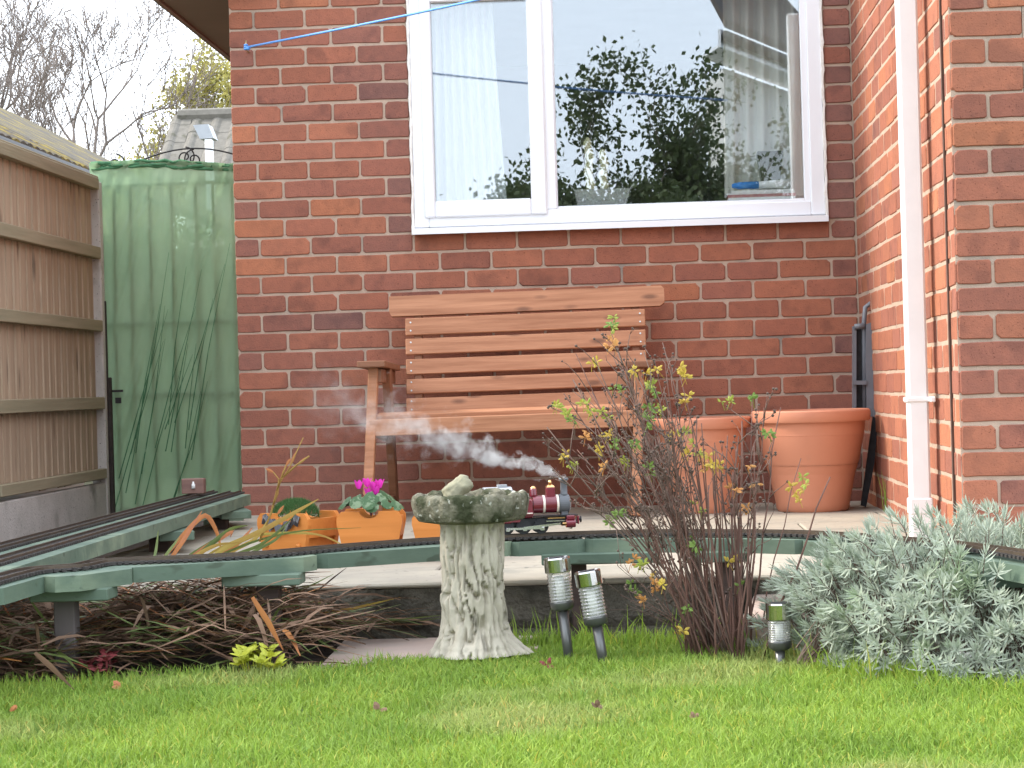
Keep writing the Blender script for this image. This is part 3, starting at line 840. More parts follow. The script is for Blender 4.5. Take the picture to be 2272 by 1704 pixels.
# ------------------------------------------------------------------ fence on the left
wood('fence_wood', (.50, .385, .275), (.37, .275, .195), knot=(.13, .09, .065), rough=.85, gscale=7, bump=.5, kmap=(2.2, 7.0, 0.0))
wood('fence_rail', (.36, .305, .205), (.27, .24, .155), knot=(.10, .07, .05), rough=.9, gscale=7, knots=False, bump=.5)
mat('concrete', (.60, .57, .53), (.48, .46, .42), scale=6, rough=.95, bump=.8, bscale=120, c3=(.24, .235, .20), c3scale=3, c3amt=.58, speck=((.18, .17, .15), 90, .66))
FX = PY(205, 700, 10.62).x; FYE = 10.62
fence = tag(empty('wooden_fence', (FX, FYE, 0)), 'brown wooden board fence with rails and concrete base, running to the green gate', 'fence')
fi = -fence.location
ztop_f = PX(200, 392, FX).z; zbot_f = PX(205, 1040, FX).z
def rail_z(v): return PX(200, v, FX).z
RAILS = [(388, 412), (535, 560), (692, 716), (858, 884), (1014, 1036)]
rf = random.Random(11)
for pn in range(3):
    y1 = FYE-pn*1.90; y0 = y1-1.83
    n = 17; w = 1.83/n
    for k in range(n):
        mb = MB(); hh = ztop_f-zbot_f-.01
        # feather edge: one side thicker, overlapping the next board; grain along local X
        mb.prism([(-hh/2, -w*.56), (hh/2, -w*.56), (hh/2, w*.56), (-hh/2, w*.56)], .010, (0, 0, 0), (1, 0, 0), (0, 1, 0))
        o = mb.build('board', MAT['fence_wood'], fence); recalc(o)
        xx = Vector((0, 0, 1)); zz = Vector((math.cos(R(4)), math.sin(R(4)), 0)); yy = zz.cross(xx)
        o.matrix_local = Matrix.Translation(Vector((FX-.012+rf.uniform(-.001, .002), y0+w*(k+.5), (ztop_f+zbot_f)/2+rf.uniform(-.004, .004)))+fi) @ Matrix((xx, yy, zz)).transposed().to_4x4()
    for (va, vb) in RAILS:
        za, zb = rail_z(va), rail_z(vb)
        mb = MB(); mb.box((0, 0, 0), (1.80, .040, za-zb), bev=.003); o = mb.build('rail', MAT['fence_rail'], fence)
        o.location = Vector((FX+.026, (y0+y1)/2, (za+zb)/2))+fi; o.rotation_euler = (0, 0, R(90))
    mb = MB(); mb.box((0, 0, 0), (1.86, .07, .025), bev=.004); o = mb.build('capping', MAT['fence_rail'], fence); o.location = Vector((FX+.0, (y0+y1)/2, ztop_f+.012))+fi; o.rotation_euler = (0, 0, R(90))
    mb = MB(); mb.box((FX+.012, (y0+y1)/2, zbot_f-.165), (.045, 1.84, .31), bev=.006); mb.build('gravel_board', MAT['concrete'], fence, loc=fi)
    mb = MB(); mb.box((FX+.002, y1+.037, (ztop_f-.3)/2), (.075, .070, ztop_f+.3), bev=.008); mb.build('post', MAT['concrete'], fence, loc=fi)

# ------------------------------------------------------------------ netted gate
mat('iron_black', (.022, .022, .022), (.035, .03, .028), scale=15, rough=.6, spec=.4)
wood('old_black_wood', (.055, .042, .035), (.035, .028, .024), knots=False, rough=.8)
GY = 10.78
gate = tag(empty('iron_gate', PY(360, 1120, GY)), 'black iron gate with a scrolled top, covered with green netting', 'gate')
gi = -gate.location
gx0, gx1 = PY(222, 700, GY).x, XL-.03
gzt = PY(400, 395, GY).z; gzb = -.08
def gbar(name, a, b, r, m='iron_black'):
    mb = MB(); mb.tube([a, b], r, 6); return mb.build(name, MAT[m], gate, smooth=True, loc=gi)
uppers = [248, 284, 325, 372, 424, 462]
xs = [PY(u, 500, GY).x for u in uppers]
while xs[-1]+.1 < gx1: xs.append(xs[-1]+.10)
for x in [gx0+.012]+xs+[gx1]: gbar('bar', (x, GY, gzb), (x, GY, gzt), .0085)
for z in (gzt, PY(400, 695, GY).z, PY(400, 850, GY).z, gzb+.03): gbar('cross_rail', (gx0, GY+.012, z), (gx1, GY+.012, z), .010)
# top frame and scrolls
ztop_g = PY(400, 352, GY).z
mb = MB(); cxm = (gx0+gx1)/2
mb.tube([(gx0+(gx1-gx0)*i/20, GY, gzt+.02+(ztop_g+.055-gzt)*math.sin(math.pi*i/20)) for i in range(21)], .0045, 6); mb.build('top_arch', MAT['iron_black'], gate, smooth=True, loc=gi)
for (u, v, s) in ((418, 345, 1), (250, 355, -1), (400, 340, -1)):
    c = PY(u, v, GY); pts = []
    for i in range(26):
        t = i/25; a = s*(t*9.0)+1.5; rr = .055*(1-t*.8)
        pts.append(c+Vector((rr*math.cos(a), 0, rr*math.sin(a))))
    mb = MB(); mb.tube(pts, .0042, 5); mb.build('scroll', MAT['iron_black'], gate, smooth=True, loc=gi)
mb = MB(); mb.box((PY(223, 800, GY-.09).x, GY-.09, .42), (.045, .04, 1.25), bev=.004); mb.build('gate_post', MAT['old_black_wood'], gate, loc=gi)
mb = MB(); mb.box((PY(238, 950, GY-.08).x, GY-.08, .22), (.03, .03, .85), bev=.004); mb.build('gate_post', MAT['old_black_wood'], gate, loc=gi)
zz = PY(240, 845, GY).z
mb = MB(); mb.box((gx0+.06, GY-.05, zz), (.10, .012, .012)); mb.box((gx0+.085, GY-.055, zz-.05), (.03, .01, .03)); mb.build('latch', MAT['iron_black'], gate, loc=gi)
def net_mat():
    m = bpy.data.materials.new('green_net'); m.use_nodes = True; N = m.node_tree.nodes; Lk = m.node_tree.links.new
    b = N['Principled BSDF']; b.inputs['Roughness'].default_value = .8; b.inputs['Specular IOR Level'].default_value = .02
    tc = N.new('ShaderNodeTexCoord'); n1 = N.new('ShaderNodeTexNoise'); n1.inputs['Scale'].default_value = 3.5; n1.inputs['Detail'].default_value = 6
    Lk(tc.outputs['Object'], n1.inputs['Vector'])
    mx = N.new('ShaderNodeMixRGB'); mx.inputs[1].default_value = (.31, .50, .29, 1); mx.inputs[2].default_value = (.46, .63, .41, 1); Lk(n1.outputs['Fac'], mx.inputs[0])
    Lk(mx.outputs[0], b.inputs['Base Color'])
    t = N.new('ShaderNodeBsdfTranslucent'); Lk(mx.outputs[0], t.inputs[0])
    a = N.new('ShaderNodeMixShader'); a.inputs[0].default_value = .55; Lk(b.outputs[0], a.inputs[1]); Lk(t.outputs[0], a.inputs[2])
    tr = N.new('ShaderNodeBsdfTransparent'); tr.inputs[0].default_value = (.80, .97, .84, 1)
    x = N.new('ShaderNodeMixShader'); x.inputs[0].default_value = .15
    Lk(a.outputs[0], x.inputs[1]); Lk(tr.outputs[0], x.inputs[2]); Lk(x.outputs[0], N['Material Output'].inputs[0])
    MAT['green_net'] = m
net_mat()
nx, nz = 70, 110; V = []; F = []
zb_n = -.10
for j in range(nz+1):
    for i in range(nx+1):
        s, t = i/nx, j/nz
        x = gx0-.035+(gx1+.02-gx0+.035)*s
        z = zb_n+(ztop_g-zb_n)*t+(.02*math.sin(5*s+.5)+.012*fbm(6*s, 3, 0))*(t > .97)
        d = (x*.45+z)                                     # slanting creases
        cr = .016*fbm(9*(x-.22*z), 1.2*z, 3)+.024*abs(fbm(15*(x-.30*z), .8*z, 7))+.010*fbm(24*x, 6*z, 9)
        V.append((x, GY-.022-cr-.012*(t > .985), z))
for j in range(nz):
    for i in range(nx): a_ = j*(nx+1)+i; F.append((a_, a_+1, a_+nx+2, a_+nx+1))
me = fast_mesh('netting', V, F); mobj('netting', me, MAT['green_net'], gate, smooth=True, loc=gi)
mb = MB(); r_ = random.Random(8)                              # rolled hem along the top
for q in range(3):
    mb.tube([(gx0-.03+(gx1-gx0+.05)*i/24, GY-.03+r_.uniform(-.008, .008), ztop_g-.005-.014*q+.02*math.sin(5*i/24+.5)+r_.uniform(-.006, .006)) for i in range(25)], [.008+r_.uniform(-.003, .004) for _ in range(25)], 6)
mat('net_hem', (.06, .19, .09), (.10, .26, .13), scale=30, rough=.8)
mb.build('rolled_hem', MAT['net_hem'], gate, smooth=True, loc=gi)['kind'] = 'stuff'
mb = MB()
for k in range(30):                                          # dry stems caught against the net
    u0, v0 = r_.uniform(240, 420), r_.uniform(900, 1120); u1 = u0+r_.uniform(20, 120); v1 = v0-r_.uniform(150, 480)
    a, b = PY(u0, v0, GY-.045+.06*(k % 3 == 0)), PY(u1, max(420, v1), GY-.05+.06*(k % 3 == 0))
    mb.tube([a, a.lerp(b, .5)+Vector((r_.uniform(-.02, .02), .01, 0)), b], [.0026, .002, .0008], 4)
tag(mb.build('dry_stems', MAT['net_hem']), 'thin dark stems and folds slanting across the green gate netting', 'stems', kind='stuff')

# ------------------------------------------------------------------ roofs and trees beyond
mat('moss_tile', (.13, .11, .085), (.09, .08, .062), scale=8, rough=.95, c3=(.30, .22, .035), c3scale=6, c3amt=.52, bump=.8, bscale=40, bdist=.01)
mat('grey_tile', (.19, .175, .15), (.14, .13, .11), scale=9, rough=.95, c3=(.10, .095, .07), c3scale=6, c3amt=.58)
mat('dark_trim', (.03, .03, .03), rough=.5); mat('render_wall', (.42, .38, .33), rough=.9)
# neighbour's outbuilding just over the fence: eave parallel to the fence, tiles climbing away from it
shed = tag(empty('tiled_outbuilding', (FX-1.6, 9.2, -.2)), 'low outbuilding with a mossy tiled roof behind the wooden fence', 'outbuilding')
si = -shed.location
EXs = FX-.28; pe0 = PX(0, 300, EXs); pe1 = PX(205, 372, EXs)
ez = (pe0.z+pe1.z)/2; sy1 = pe1.y; sy0 = 4.5
pitch = R(28); rise = math.tan(pitch)
mb = MB(); mb.box((EXs-1.5, (sy0+sy1)/2, ez/2-.15), (2.8, sy1-sy0-.1, ez+.0)); mb.build('wall', MAT['render_wall'], shed, loc=si)
mb = MB(); mb.prism([(EXs, ez-.06), (EXs-2.6, ez-.06+2.6*rise), (EXs-2.6, ez-.01+2.6*rise), (EXs, ez-.01)], -(sy1-sy0), (0, sy1, 0), (1, 0, 0), (0, 0, 1)); o = mb.build('roof', MAT['moss_tile'], shed, loc=si); recalc(o); rf_ = o
mb = MB(); mb.tube([(EXs+.02, sy1-.02, ez-.03), (EXs+.02, sy0, ez-.03)], .03, 8); mb.build('gutter', MAT['dark_trim'], shed, smooth=True, loc=si)
tile = MB(); tl, tw = .30, .24
pts = [(-tw/2+tw*i/8, .012+.012*abs(math.sin(math.pi*i/4))) for i in range(9)]
tile.add([(0, p[0], p[1]) for p in pts]+[(-tl*math.cos(pitch), p[0], p[1]+tl*math.sin(pitch)) for p in pts]+[(0, p[0], p[1]-.034) for p in pts], [(i, i+1, 10+i, 9+i) for i in range(8)]+[(18+i, 19+i, i+1, i) for i in range(8)])
tme = bpy.data.meshes.new('tile'); tme.from_pydata(tile.v, [], tile.f); tme.materials.append(MAT['moss_tile'])
r_ = random.Random(2)
for c in range(5):
    yy = sy1-.02-tw/2-(.0 if c < 1 else .28*c)
    while yy > 7.6:
        o = mobj('tile', tme, None, rf_); dd = .26*c
        o.location = Vector((EXs-dd*math.cos(pitch), yy, ez-.008+dd*math.sin(pitch)+.006+r_.uniform(0, .006))); o.rotation_euler = (r_.uniform(-.02, .02), 0, r_.uniform(-.02, .02))
        yy -= tw
mb = MB()
# neighbour's house roof far behind the gate
HYD = 34.0
nb_ = tag(empty('neighbour_house', PY(440, 820, HYD)), 'distant house with a grey tiled roof behind the gate', 'house')
ni = -nb_.location
rt_l, rt_r, rb_l = PY(386, 258, HYD), PY(540, 250, HYD), PY(372, 350, HYD-1.2)
gz = rb_l.z; dzr = rt_l.z-gz; depth = 1.35*dzr
x0r, x1r = rt_l.x, rt_r.x+3
mb = MB(); mb.add([(x0r-.15, HYD-depth-.4*depth, gz-.4*dzr), (x1r, HYD-depth*1.4, gz-.4*dzr), (x1r, HYD, rt_l.z), (x0r, HYD, rt_l.z), (x0r-.15, HYD+depth*1.4, gz-.4*dzr), (x1r, HYD+depth*1.4, gz-.4*dzr)], [(0, 1, 2, 3), (3, 2, 5, 4)]); rf2 = mb.build('roof', MAT['grey_tile'], nb_, loc=ni)
mb = MB(); mb.box(((x0r+x1r)/2+.2, HYD, (gz-.4*dzr)/2), (x1r-x0r-.4, depth*2.6, gz-.4*dzr)); mb.build('wall', MAT['render_wall'], nb_, loc=ni)
tile2 = MB(); nc = 6; ang = math.atan2(dzr, depth); gl = math.hypot(dzr, depth)/5; tw2 = .34
pts = [(-tw2/2+tw2*i/8, .03+.035*max(0, math.sin(math.pi*i/4))) for i in range(9)]
tile2.add([(p[0], 0, p[1]) for p in pts]+[(p[0], gl*math.cos(ang), p[1]+gl*math.sin(ang)) for p in pts]+[(p[0], 0, p[1]-.05) for p in pts], [(i, i+1, 10+i, 9+i) for i in range(8)]+[(18+i, 19+i, i+1, i) for i in range(8)])
tme2 = bpy.data.meshes.new('tile'); tme2.from_pydata(tile2.v, [], tile2.f); tme2.materials.append(MAT['grey_tile'])
for c in range(-2, 5):
    xx = x0r+tw2/2-.1
    while xx < x1r-2.2:
        o = mobj('tile', tme2, None, rf2); o.location = (xx+(.17 if c % 2 else 0)*0, HYD-depth+c*gl*math.cos(ang), gz+c*gl*math.sin(ang)+r_.uniform(0, .02)); xx += tw2
mb = MB(); mb.tube([(x0r, HYD, rt_l.z+.05), (x1r, HYD, rt_l.z+.05)], .12, 8); mb.build('ridge', MAT['grey_tile'], nb_, loc=ni)
# white post with a sloping grey cowl beyond the gate
FLY = 21.0
fp = tag(empty('white_post', (PY(452, 400, FLY).x, FLY, -.2)), 'white post with a sloping grey cowl rising behind the gate', 'post')
x = PY(452, 320, FLY).x; zt_ = PY(452, 302, FLY).z
mb = MB(); mb.box((x, FLY, (zt_-.2)/2+.0), (.075, .075, zt_+.2), bev=.004); mb.build('post', MAT['pipe_white'], fp, loc=-fp.location)
mat('cowl_grey', (.42, .44, .46), (.36, .38, .40), scale=4, rough=.4, metal=.3)
A = [PY(u, v, FLY-.02) for u, v in ((417, 270), (449, 268), (461, 298), (432, 300))]
mb = MB(); A2 = [p+Vector((0, .24, .0)) for p in A]
mb.add(A+A2, [(0, 1, 2, 3), (7, 6, 5, 4), (0, 4, 5, 1), (1, 5, 6, 2), (2, 6, 7, 3), (3, 7, 4, 0)]); o = mb.build('cowl', MAT['cowl_grey'], fp, loc=-fp.location); recalc(o)

mat('bark', (.25, .21, .185), (.20, .165, .145), scale=6, rough=.95)
mat('autumn_leaf', (.42, .37, .12), (.33, .32, .10), scale=3, rough=.7, trans=.45)
mat('green_leaf', (.055, .085, .03), (.09, .115, .04), scale=5, rough=.6, trans=.3)
def tree(name, label, base, height, seed, spread=.55, levels=6, leaves=0, leaf_m='autumn_leaf', lsize=.12, r0=None, cat='tree', group=None, first=.22, lean=(0, 0), kids=(2, 3)):
    r = random.Random(seed); root = tag(empty(name, base), label, cat, group)
    mb = MB(); tips = []
    def grow(p, d, L, rad, lev):
        n = 4; pts = [p]; q = Vector(p); dd = Vector(d)
        for i in range(n):
            dd = (dd+Vector((r.gauss(0, .13), r.gauss(0, .13), r.gauss(.04, .09)))).normalized(); q = q+dd*(L/n); pts.append(q.copy())
        mb.tube(pts, [rad*(1-.38*i/n) for i in range(n+1)], 6 if lev < 2 else (4 if lev < 4 else 3), cap=False)
        if lev >= levels-2: tips.extend(pts[1:])
        if lev >= levels: return
        for k in range(r.randint(*kids)+(1 if lev == 0 else 0)):
            t = r.uniform(.55, 1) if k else 1.0
            s = pts[min(n, max(1, int(round(t*n))))]
            a = r.uniform(0, 6.283); ax = dd.orthogonal().normalized(); ax.rotate(Matrix.Rotation(a, 3, dd))
            nd = (dd+ax*r.uniform(.35, 1.0)*spread*1.6+Vector((0, 0, .12))).normalized()
            grow(s, nd, L*r.uniform(.62, .84), max(rad*.63*r.uniform(.85, 1.1), height*.0006), lev+1)
    grow(Vector((0, 0, 0)), Vector((lean[0], lean[1], 1)).normalized(), height*first, r0 or height*.016, 0)
    mb.build('trunk', MAT['bark'], root, smooth=True)
    if leaves:
        V, F = [], []
        for i in range(leaves):
            c = r.choice(tips)+Vector((r.gauss(0, lsize*1.2), r.gauss(0, lsize*1.2), r.gauss(0, lsize*1.2)))
            d = Vector((r.gauss(0, 1), r.gauss(0, 1), r.gauss(-.3, 1))).normalized(); s = d.orthogonal().normalized(); s.rotate(Matrix.Rotation(r.uniform(0, 6), 3, d)); L = lsize*r.uniform(.6, 1.2)
            n_ = len(V); V += [c, c+d*L*.5+s*L*.32, c+d*L, c+d*L*.5-s*L*.32]; F.append((n_, n_+1, n_+2, n_+3))
        me = fast_mesh('crown', V, F); mobj('crown', me, MAT[leaf_m], root)['kind'] = 'stuff'
    return root
tree('bare_tree', 'tall bare tree with the thickest trunk, rising behind the mossy roof', (PY(12, 500, 46).x, 46, -.2), 15.0, 5, levels=7, spread=.44, group='bare trees', first=.26, r0=.14, kids=(3, 3))
tree('bare_tree', 'bare twiggy tree spreading between the mossy roof and the green gate', (PY(105, 500, 42).x, 42, -.2), 12.6, 14, levels=7, spread=.50, group='bare trees', first=.25, r0=.11, kids=(3, 3))
tree('bare_tree', 'low bare tree next to the yellow-green tree', (PY(200, 500, 50).x, 50, -.2), 11.0, 23, levels=7, spread=.58, group='bare trees', first=.24, r0=.07)
tree('autumn_tree', 'yellow-green autumn tree behind the tiled roof', (PY(425, 500, 52).x, 52, -.2), 12.4, 31, levels=6, spread=.68, leaves=34000, lsize=.115, first=.23)
tree('autumn_tree', 'lower yellowing tree beside the bare trees', (PY(325, 500, 50).x, 50, -.2), 9.0, 36, levels=6, spread=.7, leaves=24000, lsize=.105, first=.23)
tree('shrub', 'dark evergreen shrub in the passage behind the gate', (-2.5, 13.0, -.2), 1.0, 41, levels=4, spread=1.1, leaves=4200, lsize=.07, leaf_m='green_leaf', cat='shrub', r0=.02)
mat('hedge_leaf', (.16, .20, .05), (.10, .14, .04), scale=2, rough=.7, trans=.4)
hd = tag(empty('hedge', (-4.6, 19, -.2)), 'clipped green hedge beyond the passage, showing faintly through the gate netting', 'hedge')
mb = MB(); mb.box((0, .3, 1.05), (4.4, .7, 2.1)); mat('hedge_core', (.03, .04, .015), rough=1); mb.build('core', MAT['hedge_core'], hd)
r_ = random.Random(61); V = []; F = []
for i in range(9000):
    c = Vector((r_.uniform(-2.4, 2.4), r_.choice([-.1, -.1, .3])+r_.gauss(0, .08), r_.uniform(0, 2.3))); d = Vector((r_.gauss(0, 1), r_.gauss(-.4, .6), r_.gauss(0, 1))).normalized(); s = d.orthogonal().normalized(); L = r_.uniform(.06, .12)
    n_ = len(V); V += [c, c+d*L*.5+s*L*.3, c+d*L, c+d*L*.5-s*L*.3]; F.append((n_, n_+1, n_+2, n_+3))
mobj('foliage', fast_mesh('foliage', V, F), MAT['hedge_leaf'], hd)['kind'] = 'stuff'
# things behind the photographer that the window mirrors
mir = 2*WY
def mp_(u, v, dist): return PY(u, v, mir+dist)
def mirror_base(u, dist): p = PY(u, 500, mir+dist); return (p.x, -dist, -.2)
# ------------------------------------------------------------------ garden railway on posts
mat('deck_green', (.090, .132, .095), (.130, .178, .130), scale=7, rough=.7, bump=.3, bscale=60, c3=(.20, .25, .17), c3scale=5, c3amt=.55, speck=((.075, .10, .07), 24, .64), stretch=(.5, 1, 1), spec=.3)
mat('track_black', (.035, .03, .028), (.055, .048, .042), scale=30, rough=.75)
mat('rail_brown', (.12, .09, .065), (.085, .065, .05), scale=30, rough=.5, metal=.5)
wood('post_brown', (.085, .06, .05), (.06, .042, .036), knots=False, rough=.8)
mat('post_grey', (.125, .105, .10), (.09, .078, .074), scale=8, rough=.9, stretch=(1, 1, .2))
DT = DECK; DTH = .038
def curve_pts(ctrl, n=24):
    out = []
    P = [ctrl[0]]+ctrl+[ctrl[-1]]
    for i in range(1, len(P)-2):
        for k in range(n):
            t = k/n; a, b, c, d = P[i-1], P[i], P[i+1], P[i+2]
            out.append(.5*((2*b)+(c-a)*t+(2*a-5*b+4*c-d)*t*t+(3*b-a-3*c+d)*t**3))
    out.append(ctrl[-1]); return [Vector((p.x, p.y)) for p in out]
def resample(pts, step):
    out = [pts[0]]; acc = 0
    for i in range(1, len(pts)):
        a, b = pts[i-1], pts[i]; L = (b-a).length
        if L < 1e-9: continue
        d = step-acc
        while d <= L: out.append(a.lerp(b, d/L)); d += step
        acc = (L-(d-step))
    return out
def track(parent, pts, gauge=.045, z=DT):
    """sleepers and two rails on a polyline"""
    step = .021
    P = resample(pts, step); sl = MB()
    for i, p in enumerate(P):
        t = (P[min(i+1, len(P)-1)]-P[max(i-1, 0)]).normalized(); nrm = Vector((-t.y, t.x))
        a, b = p-nrm*.037, p+nrm*.037
        sl.bar((a.x, a.y, z+.004), (b.x, b.y, z+.004), .011, .0075)
    for off in (-.026, .026):                                   # webs joining the sleepers
        Q = []
        for i, p in enumerate(P):
            t = (P[min(i+1, len(P)-1)]-P[max(i-1, 0)]).normalized(); Q.append((p.x-t.y*off, p.y+t.x*off, z+.003))
        sl.tube(Q[::2]+[Q[-1]], .004, 4)
    o = sl.build('sleepers', MAT['track_black'], parent); o['kind'] = 'stuff'
    for s in (-1, 1):
        Q = []
        for i, p in enumerate(P):
            t = (P[min(i+1, len(P)-1)]-P[max(i-1, 0)]).normalized(); Q.append(Vector((p.x-t.y*s*gauge/2, p.y+t.x*s*gauge/2, z)))
        mb = MB(); V = []
        for i, q in enumerate(Q):
            t = (Q[min(i+1, len(Q)-1)]-Q[max(i-1, 0)]).normalized(); n_ = Vector((-t.y, t.x, 0))
            V += [q+n_*.0015+Vector((0, 0, .006)), q-n_*.0015+Vector((0, 0, .006)), q-n_*.0015+Vector((0, 0, .0145)), q+n_*.0015+Vector((0, 0, .0145))]
        F = [(4*i+k, 4*i+(k+1) % 4, 4*i+4+(k+1) % 4, 4*i+4+k) for i in range(len(Q)-1) for k in range(4)]
        mb.add(V, F); mb.build('rail', MAT['rail_brown'], parent)
rw = tag(empty('garden_railway', (0, 5.6, 0)), 'raised garden railway of green planks on posts, curving round the bird bath', 'railway')
front_px = [(-260, 1330), (-120, 1290), (0, 1256), (60, 1243), (150, 1236), (215, 1225), (400, 1217), (560, 1208), (690, 1196), (800, 1187), (925, 1178), (1100, 1170), (1250, 1164), (1400, 1160), (1560, 1160), (1720, 1162), (1850, 1169), (1960, 1178), (2060, 1187), (2140, 1197), (2212, 1208), (2400, 1240)]
W = .15
fr = [PZ(u, v, DT) for u, v in front_px]
ctr = [Vector((p.x, p.y+W*.5)) for p in fr]
ccurve = curve_pts(ctr[1:], 16)
# straight planks following the curve, ends butting with small mitred gaps
plank_px = [(-250, -60), (-60, 52), (52, 222), (222, 668), (668, 1090), (1090, 1262), (1262, 1420), (1420, 1590), (1590, 1760), (1760, 1960), (1960, 2110), (2110, 2300)]
def c_at(u):
    best = min(ccurve, key=lambda p: abs(pix((p.x, p.y, DT))[0]-u)); return best
rp2 = random.Random(6)
for k, (ua, ub) in enumerate(plank_px):
    a, b = c_at(ua), c_at(ub); d = (b-a).normalized(); nrm = Vector((-d.y, d.x)); L = (b-a).length
    # bow of the curve inside this plank decides its width
    ws = [(p-a).dot(nrm) for p in ccurve if 0 <= (p-a).dot(d) <= L and abs((p-a).dot(nrm)) < .12] or [0]
    lo, hi = min(ws)-W*.40, max(ws)+W*.40
    if k == 2: lo -= .05
    mb = MB(); g = .003; m = .02 if k not in (2, 3) else .04
    poly = [(g, lo+m), (g+m*1.2, lo), (L-g-m*1.2, lo), (L-g, lo+m), (L-g, hi), (g, hi)]
    zt_ = DT-rp2.uniform(0, .003)-.0005*k
    mb.prism(poly, -DTH, (0, 0, 0), (1, 0, 0), (0, 1, 0)); o = mb.build('plank', MAT['deck_green'], rw); recalc(o)
    o.matrix_local = Matrix.Translation(Vector((a.x, a.y, zt_))-rw.location) @ Matrix.Rotation(math.atan2(d.y, d.x), 4, 'Z')
twr = empty('track_tmp'); bpy.data.objects.remove(twr)
tr1 = MB(); tr1.box((0, 0, -1), (.001, .001, .001))
trk = bpy.data.objects.new('track', None); col.objects.link(trk); trk.parent = rw; trk.location = -rw.location
track(trk, ccurve)
# bearers and posts below
def post(u, v_top, v_bot, zb, y=None, w=.05, m='post_brown', bearer=(), bz=DT-DTH):
    c = c_at(u); y_ = y if y is not None else c.y
    p = PY(u, v_top, y_)
    mb = MB(); mb.box((p.x, y_, (bz-.030+zb)/2), (w, w*.95, bz-.030-zb), bev=.003); o = mb.build('post', MAT[m], rw, loc=-rw.location)
    for (u0, u1, dy) in bearer:
        a, b = PY(u0, v_top, y_-.02), PY(u1, v_top, y_-.02)
        mb = MB(); mb.box(((a.x+b.x)/2, y_+dy, bz-.0165), (b.x-a.x, .10, .030), bev=.003); mb.build('bearer', MAT['deck_green'], rw, loc=-rw.location)
post(143, 1290, 1480, -.19, w=.052, m='post_grey', bearer=[(78, 245, -.025)])
mbx = MB()
post(581, 1250, 1345, -.19, w=.058, bearer=[(488, 655, -.03)])
post(1250, 1210, 1345, -.19, w=.042, bearer=[(1172, 1420, -.04)])
post(1566, 1210, 1345, -.19, w=.044, bearer=[(1480, 1615, -.01)])
post(2180, 1250, 1345, -.19, w=.05, bearer=[(2080, 2300, -.02)])
# the two tracks running back to the gate on wide planks
DZ2 = DT+.004
def L2(u, v): p = PZ(u, v, DZ2); return Vector((p.x, p.y))
nA, fA = L2(0, 1236), L2(541, 1068)          # near edge of the wide deck (right side, seen)
nB, fB = L2(0, 1172), L2(430, 1062)          # far (left) edge
sb = tag(empty('siding_deck', (fA.x, fA.y, 0)), 'pair of sidings on green planks running back to the gate', 'railway')
bi = -sb.location
ext = lambda n_, f_, t: f_+(n_-f_)*t
def strip(a0, a1, b0, b1, z, th, name='plank'):
    mb = MB(); V = [(p.x, p.y, z) for p in (a0, a1, b1, b0)]+[(p.x, p.y, z-th) for p in (a0, a1, b1, b0)]
    mb.add(V, [(0, 1, 2, 3), (7, 6, 5, 4), (0, 4, 5, 1), (1, 5, 6, 2), (2, 6, 7, 3), (3, 7, 4, 0)]); o = mb.build(name, MAT['deck_green'], sb, loc=bi); recalc(o); return o
tN = 1.30
mid_n, mid_f = nA.lerp(nB, .52), fA.lerp(fB, .52)
strip(ext(nA, fA, tN), fA, ext(mid_n, mid_f, tN), mid_f, DZ2, .042)
strip(ext(mid_n, mid_f, tN)+Vector((-.006, 0)), mid_f+Vector((-.006, 0)), ext(nB, fB, tN), fB, DZ2-.003, .042)
t2 = bpy.data.objects.new('track', None); col.objects.link(t2); t2.parent = sb; t2.location = bi
def line(a, b, n=30): return [a.lerp(b, i/n) for i in range(n+1)]
track(t2, line(ext(nA.lerp(nB, .27), fA.lerp(fB, .27), tN), fA.lerp(fB, .27)), z=DZ2)
t3 = bpy.data.objects.new('track', None); col.objects.link(t3); t3.parent = sb; t3.location = bi
track(t3, line(ext(nA.lerp(nB, .78), fA.lerp(fB, .78), tN), fA.lerp(fB, .78)), z=DZ2-.003)
for (t, w) in ((.10, .06), (.42, .075), (.80, .06)):
    c = nA.lerp(fA, 1-t); c2 = c.lerp(nB.lerp(fB, 1-t), .2)
    mb = MB(); mb.box((c2.x-.02, c2.y, (DZ2-.078)/2-.09), (w, w, DZ2-.078+.18), bev=.004); mb.build('post', MAT['post_brown'], sb, loc=bi)
    mb = MB(); d = (nB-nA).normalized(); a, b = c-d*.03, c+d*.42; mb.bar((a.x, a.y, DZ2-.0615), (b.x, b.y, DZ2-.0615), .12, .032, bev=.003); mb.build('bearer', MAT['deck_green'], sb, loc=bi)
# green board standing at the far end
c = L2(490, 1090)
mb = MB(); mb.bar((PY(440, 1100, fA.y+.25).x, fA.y+.25, .03), (PY(525, 1098, fA.y+.25).x, fA.y+.25, .03), .03, .10, bev=.003); mb.build('end_board', MAT['deck_green'], sb, loc=bi)
wood('block_wood', (.24, .14, .11), (.18, .10, .085), knots=False, rough=.7)
blk = PZ(419, 1066, DZ2+.014)
bs = tag(empty('buffer_block', (blk.x, blk.y, DZ2)), 'small brown wooden block with a white fitting at the end of the siding', 'buffer block')
mb = MB(); mb.box((0, 0, .045), (.092, .05, .062), bev=.003); mb.build('block', MAT['block_wood'], bs)
mb = MB(); mb.lathe([(.008, 0), (.008, .016), (.004, .022), (.004, .028), (0, .028)], 8, (.004, -.028, .036)); mb.build('fitting', MAT['paper_white'], bs, smooth=True)
mat('hose_black', (.02, .02, .022), rough=.4)
mb = MB(); y_ = 8.3
mb.tube([PZ(u, v, -.10) for u, v in ((-60, 1150), (0, 1147), (40, 1141), (90, 1136), (140, 1131), (200, 1128), (260, 1126))], .013, 8)
tag(mb.build('hose', MAT['hose_black'], smooth=True), 'black hose lying along the concrete fence base', 'hose')
